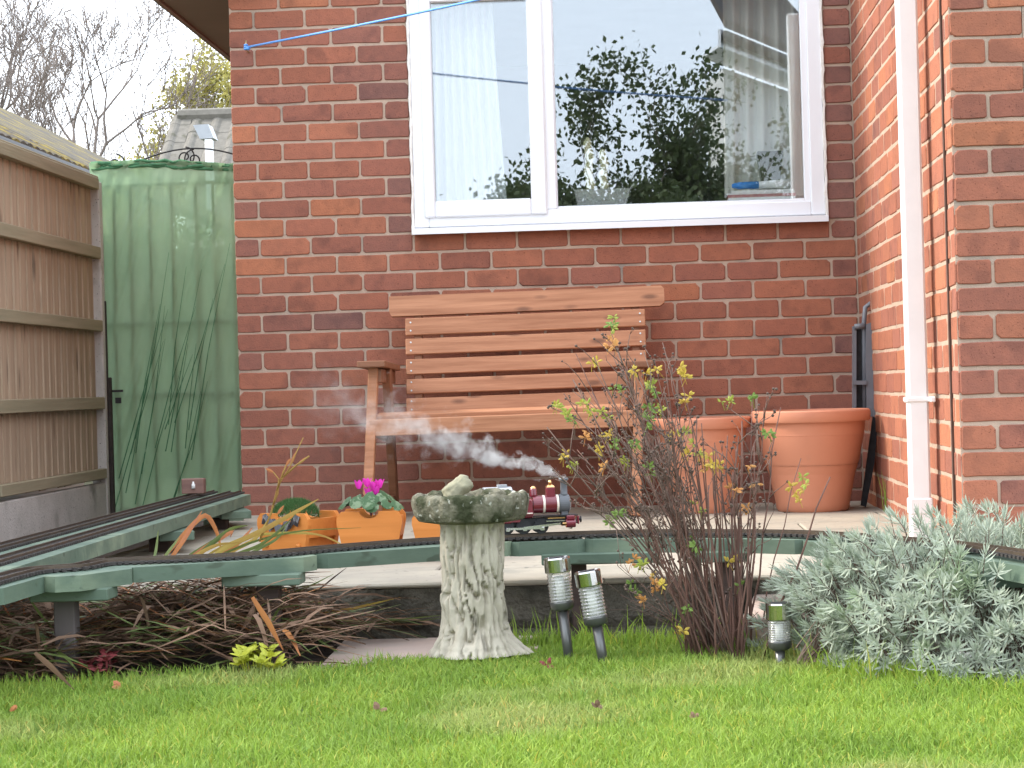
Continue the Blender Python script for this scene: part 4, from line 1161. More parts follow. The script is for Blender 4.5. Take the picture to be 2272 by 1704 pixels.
mb = MB(); a, b = PZ(5, 1156, -.12), PZ(52, 1128, -.10); mb.bar(a, b, .05, .015); tag(mb.build('wood_offcut', MAT['fence_wood']), 'short pale wood offcut lying beside the black hose', 'offcut')

# ------------------------------------------------------------------ steam locomotive
mat('loco_red', (.19, .022, .036), (.16, .018, .03), scale=5, rough=.22, spec=.6, coat=.4)
mat('loco_black', (.02, .02, .023), (.03, .03, .032), scale=20, rough=.4)
mat('loco_grey', (.11, .115, .125), (.14, .145, .155), scale=10, rough=.4)
mat('loco_brass', (.75, .45, .20), rough=.25, metal=1); mat('loco_steel', (.62, .62, .60), rough=.2, metal=1); mat('loco_line', (.80, .70, .60), rough=.5)
mat('cab_roof', (.35, .36, .38), rough=.4)
lc = min(ccurve, key=lambda p: abs(pix((p.x, p.y, DT))[0]-1150)); lc2 = min(ccurve, key=lambda p: abs(pix((p.x, p.y, DT))[0]-1230))
ang_l = math.atan2(lc2.y-lc.y, lc2.x-lc.x)
RT = DT+.0148
loco = tag(empty('steam_locomotive', (lc.x, lc.y, RT), ang_l), 'maroon model steam locomotive running on the curved garden railway', 'model locomotive')
gx = lambda u: (PY(u, 1100, lc.y).x-lc.x)
def lpart(name, mb, m, parent=loco, smooth=False): return mb.build(name, MAT[m], parent, smooth=smooth)
bz = .079; br = .0245
xs_, xf_ = gx(1232), gx(1150)                                   # smokebox front side, firebox side
bo = lpart('boiler', MB().lathe([(0, xf_), (br, xf_), (br, gx(1206)), (0, gx(1206))], 28, (0, 0, bz), 'X'), 'loco_red', smooth=False)
for u in (1174, 1204): lpart('boiler_band', MB().lathe([(br+.0008, -.003), (br+.0008, .003)], 28, (gx(u), 0, bz), 'X'), 'loco_line', bo)
sm = lpart('smokebox', MB().lathe([(0, gx(1208)), (br+.0015, gx(1208)), (br+.0015, gx(1229)), (br-.004, gx(1232)), (.012, gx(1234)), (0, gx(1234))], 28, (0, 0, bz), 'X'), 'loco_grey')
lpart('saddle', MB().box((gx(1219), 0, .048), (.018, .03, .022)), 'loco_grey')
ch = lpart('chimney', MB().lathe([(.014, -.001), (.010, .006), (.0095, .040), (.0135, .043), (.0135, .048), (.010, .048), (.009, .02)], 20, (gx(1220), 0, bz+br-.002)), 'loco_grey', smooth=True)
dm = lpart('dome', MB().box((gx(1190), 0, bz+br+.009), (.024, .024, .026), bev=.002), 'loco_red')
lpart('dome_cap', MB().lathe([(.016, 0), (.013, .004), (.004, .008), (0, .009)], 4, (gx(1190), 0, bz+br+.0222), rot=Matrix.Rotation(R(45), 3, 'Z')), 'loco_brass', dm)
lpart('valve', MB().lathe([(0, 0), (.005, .001), (.005, .005), (.003, .010), (0, .011)], 10, (gx(1190), 0, bz+br+.031)), 'loco_brass', dm, True)
sd_ = lpart('steam_dome', MB().lathe([(.0125, -.004), (.010, .004), (.010, .016), (.0085, .020), (.005, .023), (0, .024)], 18, (gx(1153), 0, bz+br)), 'loco_red', smooth=True)
lpart('dome_cap', MB().lathe([(.0085, .018), (.008, .022), (.004, .026), (0, .027)], 14, (gx(1153), 0, bz+br)), 'loco_brass', sd_, True)
lpart('firebox', MB().box(((gx(1128)+gx(1148))/2, 0, .070), (gx(1148)-gx(1128), .058, .052), bev=.004), 'loco_red')
tk = lpart('side_tank', MB().prism([(gx(1085), .034), (gx(1118), .034), (gx(1122), .048), (gx(1128), .052), (gx(1148), .052), (gx(1148), .062), (gx(1126), .062), (gx(1116), .058), (gx(1112), .050), (gx(1085), .050)], -.004, (0, -.034, 0), (1, 0, 0), (0, 0, 1)), 'loco_red'); recalc(tk)
mb = MB(); P = [(gx(1088), -.0392, .043), (gx(1116), -.0392, .043), (gx(1121), -.0392, .054), (gx(1127), -.0392, .0575), (gx(1146), -.0392, .0575)]; mb.tube(P, .0014, 4); lpart('lining', mb, 'loco_line', tk)
cb = lpart('cab', MB().box((gx(1078), 0, .072), (.058, .066, .082), bev=.003), 'loco_red')
lpart('cab_roof', MB().lathe([(0, gx(1046)), (.055, gx(1046)), (.055, gx(1106)), (0, gx(1106))], 30, (0, 0, .072), 'X'), 'cab_roof', cb) if False else lpart('cab_roof', MB().prism([(-.040, .112), (-.034, .119), (-.018, .126), (0, .128), (.018, .126), (.034, .119), (.040, .112), (.040, .115), (.034, .122), (.018, .129), (0, .131), (-.018, .129), (-.034, .122), (-.040, .115)], gx(1104)-gx(1044), (gx(1044), 0, 0), (0, 1, 0), (0, 0, 1)), 'cab_roof', cb)
lpart('roof_hatch', MB().box((gx(1085), 0, .134), (.026, .022, .006)), 'cab_roof', cb)
lpart('cab_window', MB().box((gx(1078), -.0335, .092), (.026, .002, .022)), 'loco_black', cb)
lpart('frame', MB().box(((gx(1060)+gx(1228))/2, 0, .032), (gx(1228)-gx(1060), .034, .022), bev=.001), 'loco_black')
lpart('running_plate', MB().box(((gx(1046)+gx(1246))/2, 0, .0475), (gx(1246)-gx(1046), .050, .003)), 'loco_black')
lpart('buffer_beam', MB().box((gx(1246), 0, .034), (.005, .060, .022), bev=.001), 'loco_red')
lpart('buffer', MB().lathe([(.004, 0), (.004, .008), (.009, .009), (.009, .012), (0, .013)], 12, (gx(1247), 0, .034), 'X'), 'loco_black')
for s in (-1, 1):
    y = s*.029
    for u in (1088, 1128, 1167, 1190) if False else (1090, 1127, 1165):
        w = lpart('wheel', MB().lathe([(0, -.003), (.0205, -.003), (.0205, .001), (.0185, .003), (.010, .002), (0, .003)], 22, (gx(u), s*.0245, .0205), 'Y'), 'loco_black')
        lpart('counterweight', MB().box((gx(u)+.003, y+s*.002, .0135), (.013, .005, .012), bev=.002), 'loco_steel', w)
    cy = lpart('cylinder', MB().lathe([(0, gx(1218)), (.0115, gx(1218)), (.0115, gx(1238)), (0, gx(1238))], 18, (0, s*.036, .026), 'X'), 'loco_red')
    lpart('valve_chest', MB().box((gx(1228), s*.036, .042), (.022, .018, .012), bev=.002), 'loco_red')
    lpart('gland', MB().lathe([(0, gx(1210)), (.004, gx(1210)), (.004, gx(1219)), (0, gx(1219))], 10, (0, s*.036, .026), 'X'), 'loco_brass')
    lpart('connecting_rod', MB().bar((gx(1127), s*.037, .018), (gx(1206), s*.037, .026), .003, .006), 'loco_steel')
    lpart('coupling_rod', MB().bar((gx(1090), s*.034, .016), (gx(1165), s*.034, .016), .003, .006), 'loco_steel')
    lpart('slide_bar', MB().bar((gx(1175), s*.036, .034), (gx(1216), s*.036, .034), .004, .003), 'loco_steel')
    lpart('valve_rod', MB().bar((gx(1178), s*.036, .042), (gx(1216), s*.036, .042), .003, .003), 'loco_brass')
# steam drifting back from the chimney
cht = Vector((lc.x, lc.y, RT)) + Matrix.Rotation(ang_l, 3, 'Z') @ Vector((gx(1220), 0, bz+br+.046))
pend = PY(640, 845, lc.y+.45)
L_s = (pend-cht).length
def steam_mat(L):
    m = bpy.data.materials.new('steam'); m.use_nodes = True; N = m.node_tree.nodes; Lk = m.node_tree.links.new
    N.remove(N['Principled BSDF']); pv = N.new('ShaderNodeVolumePrincipled'); pv.inputs['Color'].default_value = (.97, .95, .93, 1); pv.inputs['Anisotropy'].default_value = .25
    Lk(pv.outputs[0], N['Material Output'].inputs['Volume'])
    tc = N.new('ShaderNodeTexCoord')
    def mth(op, a, b=None, clamp=False):
        n = N.new('ShaderNodeMath'); n.operation = op; n.use_clamp = clamp
        for i, q in enumerate((a, b)):
            if q is None: continue
            if isinstance(q, (int, float)): n.inputs[i].default_value = q
            else: Lk(q, n.inputs[i])
        return n.outputs[0]
    sp = N.new('ShaderNodeSeparateXYZ'); Lk(tc.outputs['Object'], sp.inputs[0])
    # wander of the axis and puffs
    nz_ = N.new('ShaderNodeTexNoise'); nz_.inputs['Scale'].default_value = 14; nz_.inputs['Detail'].default_value = 3
    Lk(tc.outputs['Object'], nz_.inputs['Vector'])
    sp2 = N.new('ShaderNodeSeparateXYZ'); Lk(nz_.outputs['Color'], sp2.inputs[0])
    x = sp.outputs[0]
    amp = mth('MULTIPLY', x, .34)
    yy = mth('ADD', sp.outputs[1], mth('MULTIPLY', mth('SUBTRACT', sp2.outputs[0], .5), amp))
    zz = mth('ADD', sp.outputs[2], mth('MULTIPLY', mth('SUBTRACT', sp2.outputs[1], .5), amp))
    rr = mth('SQRT', mth('ADD', mth('MULTIPLY', yy, yy), mth('MULTIPLY', zz, zz)))
    Rx = mth('ADD', mth('MULTIPLY', x, .13), .0085)
    q = mth('SUBTRACT', 1.0, mth('DIVIDE', rr, Rx), True)
    n2 = N.new('ShaderNodeTexNoise'); n2.inputs['Scale'].default_value = 24; n2.inputs['Detail'].default_value = 5; n2.inputs['Roughness'].default_value = .6
    Lk(tc.outputs['Object'], n2.inputs['Vector'])
    d = mth('SUBTRACT', mth('ADD', q, mth('MULTIPLY', mth('SUBTRACT', n2.outputs['Fac'], .5), 3.4)), .40, True)
    fall = mth('DIVIDE', 1.0, mth('ADD', 1.0, mth('MULTIPLY', mth('MULTIPLY', x, x), 40.0)))
    end = mth('SUBTRACT', 1.0, mth('DIVIDE', x, L), True)
    Lk(mth('MULTIPLY', mth('MULTIPLY', mth('MULTIPLY', d, fall), end), 400.0), pv.inputs['Density'])
    MAT['steam'] = m
steam_mat(L_s)
mb = MB(); mb.tube([(L_s*i/12, 0, 0) for i in range(13)], [.018+.19*L_s*i/12 for i in range(13)], 14)
stm = mb.build('steam', MAT['steam'])
xd = (pend-cht).normalized(); yd = Vector((0, 0, 1)).cross(xd).normalized(); zd = xd.cross(yd)
stm.matrix_world = Matrix.Translation(cht) @ Matrix((xd, yd, zd)).transposed().to_4x4()
tag(stm, 'white steam drifting back from the locomotive chimney in front of the bench', 'steam', kind='stuff')

# ------------------------------------------------------------------ bird bath
mat('cast_stone', (.50, .455, .365), (.40, .36, .28), scale=9, rough=.9, bump=.5, bscale=150, c3=(.30, .28, .20), c3scale=5, c3amt=.60, stretch=(1, 1, .45))
mat('mossy_stone', (.115, .105, .07), (.23, .215, .155), scale=26, rough=.95, bump=.9, bscale=70, bdist=.01, c3=(.045, .05, .024), c3scale=14, c3amt=.48, speck=((.40, .40, .34), 50, .64))
mat('pale_rock', (.34, .32, .21), (.25, .235, .16), scale=14, rough=.9, bump=.6, bscale=60)
BBY = 5.22
bb = PZ(1028, 1412, BED+.012); bbx = PY(1020, 1200, BBY).x
bath = tag(empty('bird_bath', (bbx, BBY, BED+.012)), 'stone bird bath with a tree trunk pedestal and mossy bowl', 'bird bath')
def zof(v): return PY(1020, v, BBY).z-(BED+.012)
PXM = FPX/KS/BBY/1.0
def hw(px): return px/PXM
prof = [(1410, 92), (1395, 86), (1370, 76), (1340, 70), (1300, 68), (1250, 66), (1200, 68), (1150, 70), (1128, 70)]
NA, NZ = 170, 150; V = []; F = []
zlo, zhi = zof(1412), zof(1124)
pv_ = [(zof(v), hw(w)) for v, w in prof]
def rad_at(z):
    for i in range(len(pv_)-1):
        if pv_[i][0] <= z <= pv_[i+1][0]:
            t = (z-pv_[i][0])/(pv_[i+1][0]-pv_[i][0]); t = t*t*(3-2*t); return pv_[i][1]+(pv_[i+1][1]-pv_[i][1])*t
    return pv_[0][1] if z < pv_[0][0] else pv_[-1][1]
for j in range(NZ+1):
    z = zlo+(zhi-zlo)*j/NZ; r0 = rad_at(z); h = j/NZ
    for i in range(NA):
        a = 2*math.pi*i/NA; ca, sa = math.cos(a), math.sin(a)
        tw = 1.1*fbm(ca*1.2, sa*1.2, z*5)+2.0*z
        # bark: stretched cells give long pointed furrows
        n1 = mnoise.noise(Vector((ca*5.2+tw, sa*5.2+tw, z*6)))+.45*mnoise.noise(Vector((ca*11+tw, sa*11, z*11)))
        fur = max(0.0, 1-abs(n1)/.20)
        r = r0*(1+.05*fbm(ca*2, sa*2, z*6))-.022*fur+.007*fbm(ca*5, sa*5, z*10)
        # knots and the stub of a branch on the left
        for (ka, kz, kr, kh) in ((R(205), zof(1285), .034, .016), (R(290), zof(1262), .026, .012), (R(258), zof(1300), .02, .006)):
            da = math.atan2(math.sin(a-ka), math.cos(a-ka))*r0; q = math.hypot(da, (z-kz)*.9)/kr
            r += kh*math.exp(-q*q*1.6)-(.010*math.exp(-((q-.0)/.35)**2))
        # root toes at the foot
        if h < .22:
            lob = .5+.5*math.cos(3*a-.4)
            r += (1-h/.22)**2*(.010+.034*lob*max(0, math.cos(a-R(330)))**2+.008*lob)
        V.append((r*ca, r*sa*.92, z))
for j in range(NZ):
    for i in range(NA): i2 = (i+1) % NA; F.append((j*NA+i, j*NA+i2, (j+1)*NA+i2, (j+1)*NA+i))
me = fast_mesh('pedestal', V, F); mobj('pedestal', me, MAT['cast_stone'], bath, smooth=True)
# bowl
zb0, zb1 = zof(1128), zof(1068); Rb = hw(123)
bprof = [(.35*Rb, zb0+.004), (.66*Rb, zb0), (.90*Rb, zb0+.007), (.965*Rb, zb0+.022), (1.0*Rb, zb1-.012), (.985*Rb, zb1-.002), (.93*Rb, zb1+.004), (.86*Rb, zb1), (.80*Rb, zb1-.014), (.6*Rb, zb1-.024), (.3*Rb, zb1-.028), (0.001, zb1-.03)]
ref = []
for k in range(len(bprof)-1):
    for t in (0, .34, .67): ref.append((bprof[k][0]+(bprof[k+1][0]-bprof[k][0])*t, bprof[k][1]+(bprof[k+1][1]-bprof[k][1])*t))
ref.append(bprof[-1]); NB = 130; V = []; F = []
for (r0, z) in ref:
    for i in range(NB):
        a = 2*math.pi*i/NB; ca, sa = math.cos(a), math.sin(a)
        k = min(1, r0/Rb); lump = .005*fbm(ca*5, sa*5, z*14)+.005*abs(math.sin(a*15+3*fbm(ca*2, sa*2, 1)))*(k > .8)+.004*fbm(ca*18, sa*18, z*22)
        V.append(((r0+lump*k)*ca, (r0+lump*k)*sa*.95, z+(.005*fbm(ca*4, sa*4, 5)+.004*fbm(ca*13, sa*13, 2))*(k > .75 and z > zb0+.02)))
n = len(ref)
for j in range(n-1):
    for i in range(NB): i2 = (i+1) % NB; F.append((j*NB+i, j*NB+i2, (j+1)*NB+i2, (j+1)*NB+i))
me = fast_mesh('bowl', V, F); mobj('bowl', me, MAT['mossy_stone'], bath, smooth=True)
def rock(name, label, c, size, seed, m, rot=(0, 0, 0), beak=False, group=None):
    bm = bmesh.new(); bmesh.ops.create_icosphere(bm, subdivisions=4, radius=1)
    for v in bm.verts:
        p = v.co.copy(); d = 1+.22*fbm(p.x*1.3+seed, p.y*1.3, p.z*1.3)+.07*fbm(p.x*4, p.y*4+seed, p.z*4)
        v.co = Vector((p.x*size[0]*d, p.y*size[1]*d, p.z*size[2]*d))
    me = bpy.data.meshes.new(name); bm.to_mesh(me); bm.free()
    o = mobj(name, me, MAT[m], smooth=True); o.location = c; o.rotation_euler = rot; tag(o, label, 'stone', group); return o
bbz = BED+.012
rk = rock('stone_frog', 'pale lumpy stone frog sitting up in the bird bath bowl', (PY(990, 1080, BBY-.03).x, BBY-.035, bbz+zb1+.012), (.040, .034, .027), 3, 'pale_rock', (0, R(-18), 0))
bm = bmesh.new(); bm.from_mesh(rk.data)
for v in bm.verts:                                           # raise the head end and press two eye bumps into it
    t = max(0, min(1, (v.co.x+.012)/.044)); v.co.z += .011*t*t*(3-2*t)
    for sy in (-.014, .014):
        q = (Vector((v.co.x-.024, v.co.y-sy, v.co.z-.030))).length; v.co += Vector((0, 0, .007))*math.exp(-(q/.010)**2)
bm.to_mesh(rk.data); bm.free()
rock('bowl_stone', 'grey rounded stone to the right of the stone frog in the bowl', (PY(1062, 1080, BBY-.02).x, BBY+.01, bbz+zb1-.004), (.034, .03, .017), 8, 'mossy_stone')
rock('bowl_stone', 'flat mossy stone to the left of the stone frog in the bowl', (PY(942, 1078, BBY).x, BBY+.03, bbz+zb1-.004), (.026, .028, .015), 12, 'mossy_stone')

# ------------------------------------------------------------------ solar lights
mat('chrome', (.55, .54, .52), rough=.12, metal=1); mat('stake', (.16, .16, .155), (.12, .12, .12), scale=9, rough=.35, metal=.6)
mat('led_white', (.80, .80, .78), rough=.4)
def clear_mat():
    m = bpy.data.materials.new('clear_plastic'); m.use_nodes = True; N = m.node_tree.nodes; Lk = m.node_tree.links.new
    N.remove(N['Principled BSDF']); t = N.new('ShaderNodeBsdfTransparent'); t.inputs[0].default_value = (.93, .93, .91, 1)
    g = N.new('ShaderNodeBsdfGlossy'); g.inputs['Roughness'].default_value = .08
    d = N.new('ShaderNodeBsdfDiffuse'); d.inputs[0].default_value = (.75, .75, .72, 1)
    lw = N.new('ShaderNodeLayerWeight'); lw.inputs[0].default_value = .35
    a = N.new('ShaderNodeMixShader'); a.inputs[0].default_value = .30; b = N.new('ShaderNodeMixShader')
    Lk(t.outputs[0], a.inputs[1]); Lk(d.outputs[0], a.inputs[2]); Lk(lw.outputs['Facing'], b.inputs[0]); Lk(a.outputs[0], b.inputs[1]); Lk(g.outputs[0], b.inputs[2]); Lk(b.outputs[0], N['Material Output'].inputs[0])
    MAT['clear_plastic'] = m
clear_mat()
def solar(u_t, v_t, u_b, y, hcap, hglass, r, label, ground=LAWN, vscale=1.0):
    top = PY(u_t, v_t, y); bot = PY(u_b, 1420, y); bot.z = ground-.03
    ax = (top-bot); H = ax.length; zx = ax.normalized(); xx = Vector((0, 1, 0)).cross(zx).normalized(); yy = zx.cross(xx)
    root = tag(empty('solar_light', bot), label, 'solar light', 'solar stake lights by the railway')
    root.matrix_world = Matrix.Translation(bot) @ Matrix((xx, yy, zx)).transposed().to_4x4()
    mb = MB(); mb.lathe([(r*.97, H-hcap), (r*1.02, H-hcap+.002), (r*1.02, H-.004), (r*.98, H), (r*.9, H), (r*.86, H-.001), (0, H-.001)], 28); cp_ = mb.build('cap', MAT['chrome'], root, smooth=False)
    mb = MB(); mb.box((0, 0, H+.0005), (r*1.15, r*1.15, .001)); mb.build('solar_cell', MAT['loco_black'], cp_)
    nr = 9; pr = []
    z0, z1 = H-hcap-hglass, H-hcap
    for i in range(nr*4+1): t = i/(nr*4); pr.append((r*(.90+.045*math.cos(t*nr*2*math.pi)), z0+(z1-z0)*t))
    mb = MB(); mb.lathe(pr, 24); mb.build('ribbed_lens', MAT['clear_plastic'], root, smooth=True)
    mb = MB(); mb.lathe([(r*.34, z0+.002), (r*.36, z1-.01)], 12); mb.build('lamp_tube', MAT['led_white'], root, smooth=True)
    mb = MB(); mb.lathe([(r*.5, z0-.024), (r*.86, z0-.018), (r*.93, z0-.004), (r*.93, z0)], 20); mb.build('collar', MAT['stake'], root, smooth=True)
    mb = MB(); mb.lathe([(r*.36, 0), (r*.40, z0-.022)], 12); mb.build('stake', MAT['stake'], root, smooth=True)
    return root
solar(1202, 1204, 1232, 5.16, .037, .072, .0325, 'chrome topped solar light standing straighter, nearer the bird bath')
solar(1268, 1233, 1308, 5.10, .037, .076, .0325, 'chrome topped solar light leaning over, nearer the twiggy shrub')
solar(1681, 1302, 1686, 4.98, .040, .05, .0300, 'short solar light with only its cap showing among the lavender')
# ------------------------------------------------------------------ plants
mat('grass', (.30, .42, .060), (.225, .345, .050), scale=3, rough=.55, trans=.35, rnd=False, c3=(.37, .43, .12), c3scale=1.6, c3amt=.54, source='ATT')
mat('dead_leaf', (.27, .16, .10), (.15, .095, .062), scale=5, rough=.85, trans=.15)
mat('strap_green', (.16, .20, .055), (.10, .14, .04), scale=4, rough=.5, trans=.3)
mat('strap_yellow', (.42, .34, .08), (.38, .22, .06), scale=4, rough=.6, trans=.3)
mat('strap_orange', (.48, .20, .06), (.40, .15, .07), scale=5, rough=.7, trans=.25)
mat('lavender_leaf', (.46, .51, .41), (.36, .41, .32), scale=6, rough=.75, trans=.2, c3=(.26, .34, .19), c3scale=5, c3amt=.58)
mat('twig', (.12, .082, .066), (.17, .115, .09), scale=9, rough=.9)
mat('twig_red', (.155, .08, .06), (.12, .065, .05), scale=9, rough=.85)
mat('seed', (.085, .06, .048), (.13, .09, .07), scale=20, rough=.9)
mat('leaf_yg', (.36, .37, .06), (.27, .33, .06), scale=20, rough=.6, trans=.4)
mat('leaf_y', (.55, .43, .07), (.48, .33, .06), scale=20, rough=.6, trans=.4)
mat('leaf_g', (.19, .28, .06), (.15, .24, .05), scale=20, rough=.6, trans=.4)
mat('leaf_o', (.60, .32, .10), (.52, .24, .08), scale=20, rough=.6, trans=.4)
mat('gold_leaf', (.50, .50, .045), (.40, .44, .05), scale=14, rough=.45, trans=.35)
mat('red_leaf', (.27, .05, .055), (.20, .05, .05), scale=12, rough=.6, trans=.25)
npr = np.random.default_rng(12)
# ---- lawn grass
def lawn_edge_y(x):
    xs_ = np.array([p.x for p in edge]); ys_ = np.array([p.y for p in edge]); o_ = np.argsort(xs_)
    return np.interp(x, xs_[o_], ys_[o_])
def grass(name, x, y, h, wd, lean, label, base=LAWN):
    n = len(x); a = npr.uniform(0, 2*np.pi, n); lx, ly = npr.normal(0, 1, n)*lean, npr.normal(0, 1, n)*lean
    dx, dy = np.cos(a)*wd, np.sin(a)*wd*.6
    z = np.full(n, base) if np.isscalar(base) else base
    b0 = np.stack([x-dx, y-dy, z-.004], 1); b1 = np.stack([x+dx, y+dy, z-.004], 1)
    m0 = np.stack([x-dx*.8+lx*h*.35, y-dy*.8+ly*h*.35, z+h*.55], 1); m1 = np.stack([x+dx*.8+lx*h*.35, y+dy*.8+ly*h*.35, z+h*.55], 1)
    t = np.stack([x+lx*h*1.05, y+ly*h*1.05, z+h*np.clip(1-.25*(lx*lx+ly*ly), .5, 1)], 1)
    V = np.stack([b0, b1, m0, m1, t], 1).reshape(-1, 3); i = np.arange(n)[:, None]*5
    F = np.concatenate([i+np.array([[0, 1, 3]]), i+np.array([[0, 3, 2]]), i+np.array([[2, 3, 4]])], 0)
    me = fast_mesh(name, V, F); o = mobj(name, me, MAT['grass'], smooth=False); tag(o, label, 'grass', kind='stuff')
    k = npr.random(n); c = np.ones((n, 3))*npr.uniform(.72, 1.2, n)[:, None]; c[k < .05] = (1.7, 1.15, 1.3); c[k > .93] *= (.62, .78, .7)
    set_col(me, np.repeat(c, 5, 0)); return o
N = 190000
gy = npr.uniform(3.35, 5.6, N); gx_ = npr.uniform(-1, 1, N)*(.32*gy+.35)-.05*gy
keep = gy < lawn_edge_y(gx_)+npr.normal(0, .02, N)-.0
gx_, gy = gx_[keep], gy[keep]
nse = np.array([mnoise.noise(Vector((a*5, b*5, 0))) for a, b in zip(gx_, gy)])
dist = lawn_edge_y(gx_)-gy
long_ = np.exp(-np.clip(dist, 0, 9)/.10)*np.where(gx_ > -.12, .9, np.where(gx_ > -.62, 0., .3))
h = (.018+.018*npr.random(len(gx_)))*(1+.55*nse)+long_*.035*npr.random(len(gx_))**1.5
grass('lawn_grass', gx_, gy, h, npr.uniform(.0012, .0022, len(gx_)), .55, 'short bright green grass covering the lawn')
# longer blades standing along the border
n = 4200; ux = np.concatenate([npr.uniform(1060, 1980, 3400), npr.uniform(0, 640, 800)]); ex = np.array([PZ(u, 1440, LAWN).x for u in ux]); ey = lawn_edge_y(ex)-np.abs(npr.normal(0, .045, n))+.015
hh = np.where(ux > 1000, npr.uniform(.02, .065, n)*(1+.9*(npr.random(n) > .93)), npr.uniform(.015, .045, n))
grass('border_grass', ex, ey, hh, npr.uniform(.0014, .0024, n), .28, 'longer grass blades standing along the edge of the lawn')
n = 26; tx = npr.normal(0, .012, n)+PZ(1918, 1105, 0).x; ty = npr.normal(0, .012, n)+PZ(1918, 1105, 0).y
grass('weed_tuft', tx, ty, npr.uniform(.08, .19, n), npr.uniform(.0015, .003, n), .10, 'tuft of grass growing at the foot of the return wall', base=0.0)
# ---- strap leaves
def strap(mb, pts, w, tip=.1, twist=0.0, up=(0, 0, 1)):
    P = [Vector(p) for p in pts]; n = len(P); V = []; F = []
    for i, p in enumerate(P):
        t = (P[min(i+1, n-1)]-P[max(i-1, 0)]).normalized(); s = t.cross(Vector(up))
        if s.length < 1e-4: s = Vector((1, 0, 0))
        s.normalize(); s.rotate(Matrix.Rotation(twist*(i/(n-1)-.2), 3, t)); u_ = s.cross(t)
        k = i/(n-1); ww = w*(.55+.45*min(1, k*3))*max(tip, 1-max(0, k-.55)**1.4*2.6)
        V += [p-s*ww, p-u_*ww*.25, p+s*ww]
    for i in range(n-1):
        for j in range(2): a_ = i*3+j; F.append((a_, a_+1, a_+4, a_+3))
    mb.add(V, F)
def arc(a, b, sag, n=8, bend=0.0):
    a, b = Vector(a), Vector(b); out = []
    for i in range(n):
        t = i/(n-1); p = a.lerp(b, t); p.z += sag*4*t*(1-t); p.y += bend*4*t*(1-t); out.append(p)
    return out
cro = tag(empty('strap_leaf_plant', PZ(470, 1330, BED)), 'leaning strap-leaved plant turning yellow and orange behind the railway', 'plant')
ci = -cro.location
YC = 5.95
live = [  # pixel polylines, width in m, material
 ([(430, 1230), (480, 1185), (560, 1150), (640, 1105), (688, 1078)], .011, 'strap_yellow'), ([(400, 1235), (460, 1190), (540, 1155), (640, 1150), (700, 1155), (790, 1205)], .006, 'strap_yellow'),
 ([(420, 1240), (470, 1200), (560, 1165), (650, 1145), (780, 1140)], .005, 'strap_green'), ([(345, 1215), (400, 1150), (445, 1105), (470, 1150), (480, 1200)], .010, 'strap_orange'),
 ([(355, 1225), (395, 1170), (436, 1104)], .009, 'strap_orange'), ([(390, 1235), (450, 1180), (500, 1140), (535, 1135)], .010, 'strap_green'), ([(370, 1240), (430, 1190), (498, 1150), (505, 1138), (498, 1160)], .009, 'strap_orange'),
 ([(410, 1240), (470, 1205), (520, 1170), (545, 1140)], .010, 'strap_orange'), ([(330, 1215), (337, 1190), (342, 1145)], .006, 'strap_green'), ([(340, 1225), (365, 1190), (388, 1160)], .006, 'strap_green'),
 ([(360, 1235), (420, 1195), (470, 1165), (500, 1150)], .010, 'strap_green'), ([(440, 1240), (500, 1200), (560, 1180), (600, 1150), (640, 1110)], .007, 'strap_green'),
 ([(450, 1235), (500, 1190), (555, 1165), (580, 1120)], .008, 'strap_yellow'), ([(480, 1235), (540, 1195), (600, 1165), (620, 1135)], .006, 'strap_green'), ([(395, 1238), (420, 1200), (470, 1175), (520, 1172)], .008, 'strap_yellow')]
r_ = random.Random(33)
for pl, w, m in live:
    y0 = 5.9+r_.uniform(-.1, .15); mb = MB()
    P = [PY(u, v, y0+.12*i/len(pl)) for i, (u, v) in enumerate(pl)]
    Q = curve_pts3 = []
    for i in range(len(P)-1):
        for k in range(4): t = k/4; Q.append(P[i].lerp(P[i+1], t))
    Q.append(P[-1])
    for _ in range(2): Q = [Q[0]]+[(Q[i-1]+Q[i]*2+Q[i+1])/4 for i in range(1, len(Q)-1)]+[Q[-1]]
    strap(mb, Q, w*.72, .12, r_.uniform(-.6, .6), up=(0, 1, .2)); mb.build('leaf', MAT[m], cro, loc=ci, smooth=True)
mb = MB()
for pl in ([(560, 1170), (585, 1110), (600, 1050), (625, 1010), (655, 945)], [(598, 1060), (612, 1020), (618, 1005)], [(612, 1030), (640, 1005), (668, 985)], [(590, 1090), (600, 1065), (602, 1035), (590, 1020)]):
    mb.tube([PY(u, v, 6.0) for u, v in pl], [.0035-.0005*i for i in range(len(pl))], 5)
mb.build('flower_stalk', MAT['strap_yellow'], cro, loc=ci, smooth=True)['kind'] = 'stuff'
mb = MB()
for (u, v, u2, v2) in ((618, 1005, 628, 990), (645, 1002, 662, 988), (590, 1020, 574, 1012), (600, 1110, 613, 1092), (628, 1003, 640, 975)):
    strap(mb, arc(PY(u, v, 6.0), PY(u2, v2, 6.0), .0, 4), .0045, .2, up=(0, 1, 0))
mb.build('seed_head', MAT['strap_orange'], cro, loc=ci)['kind'] = 'stuff'
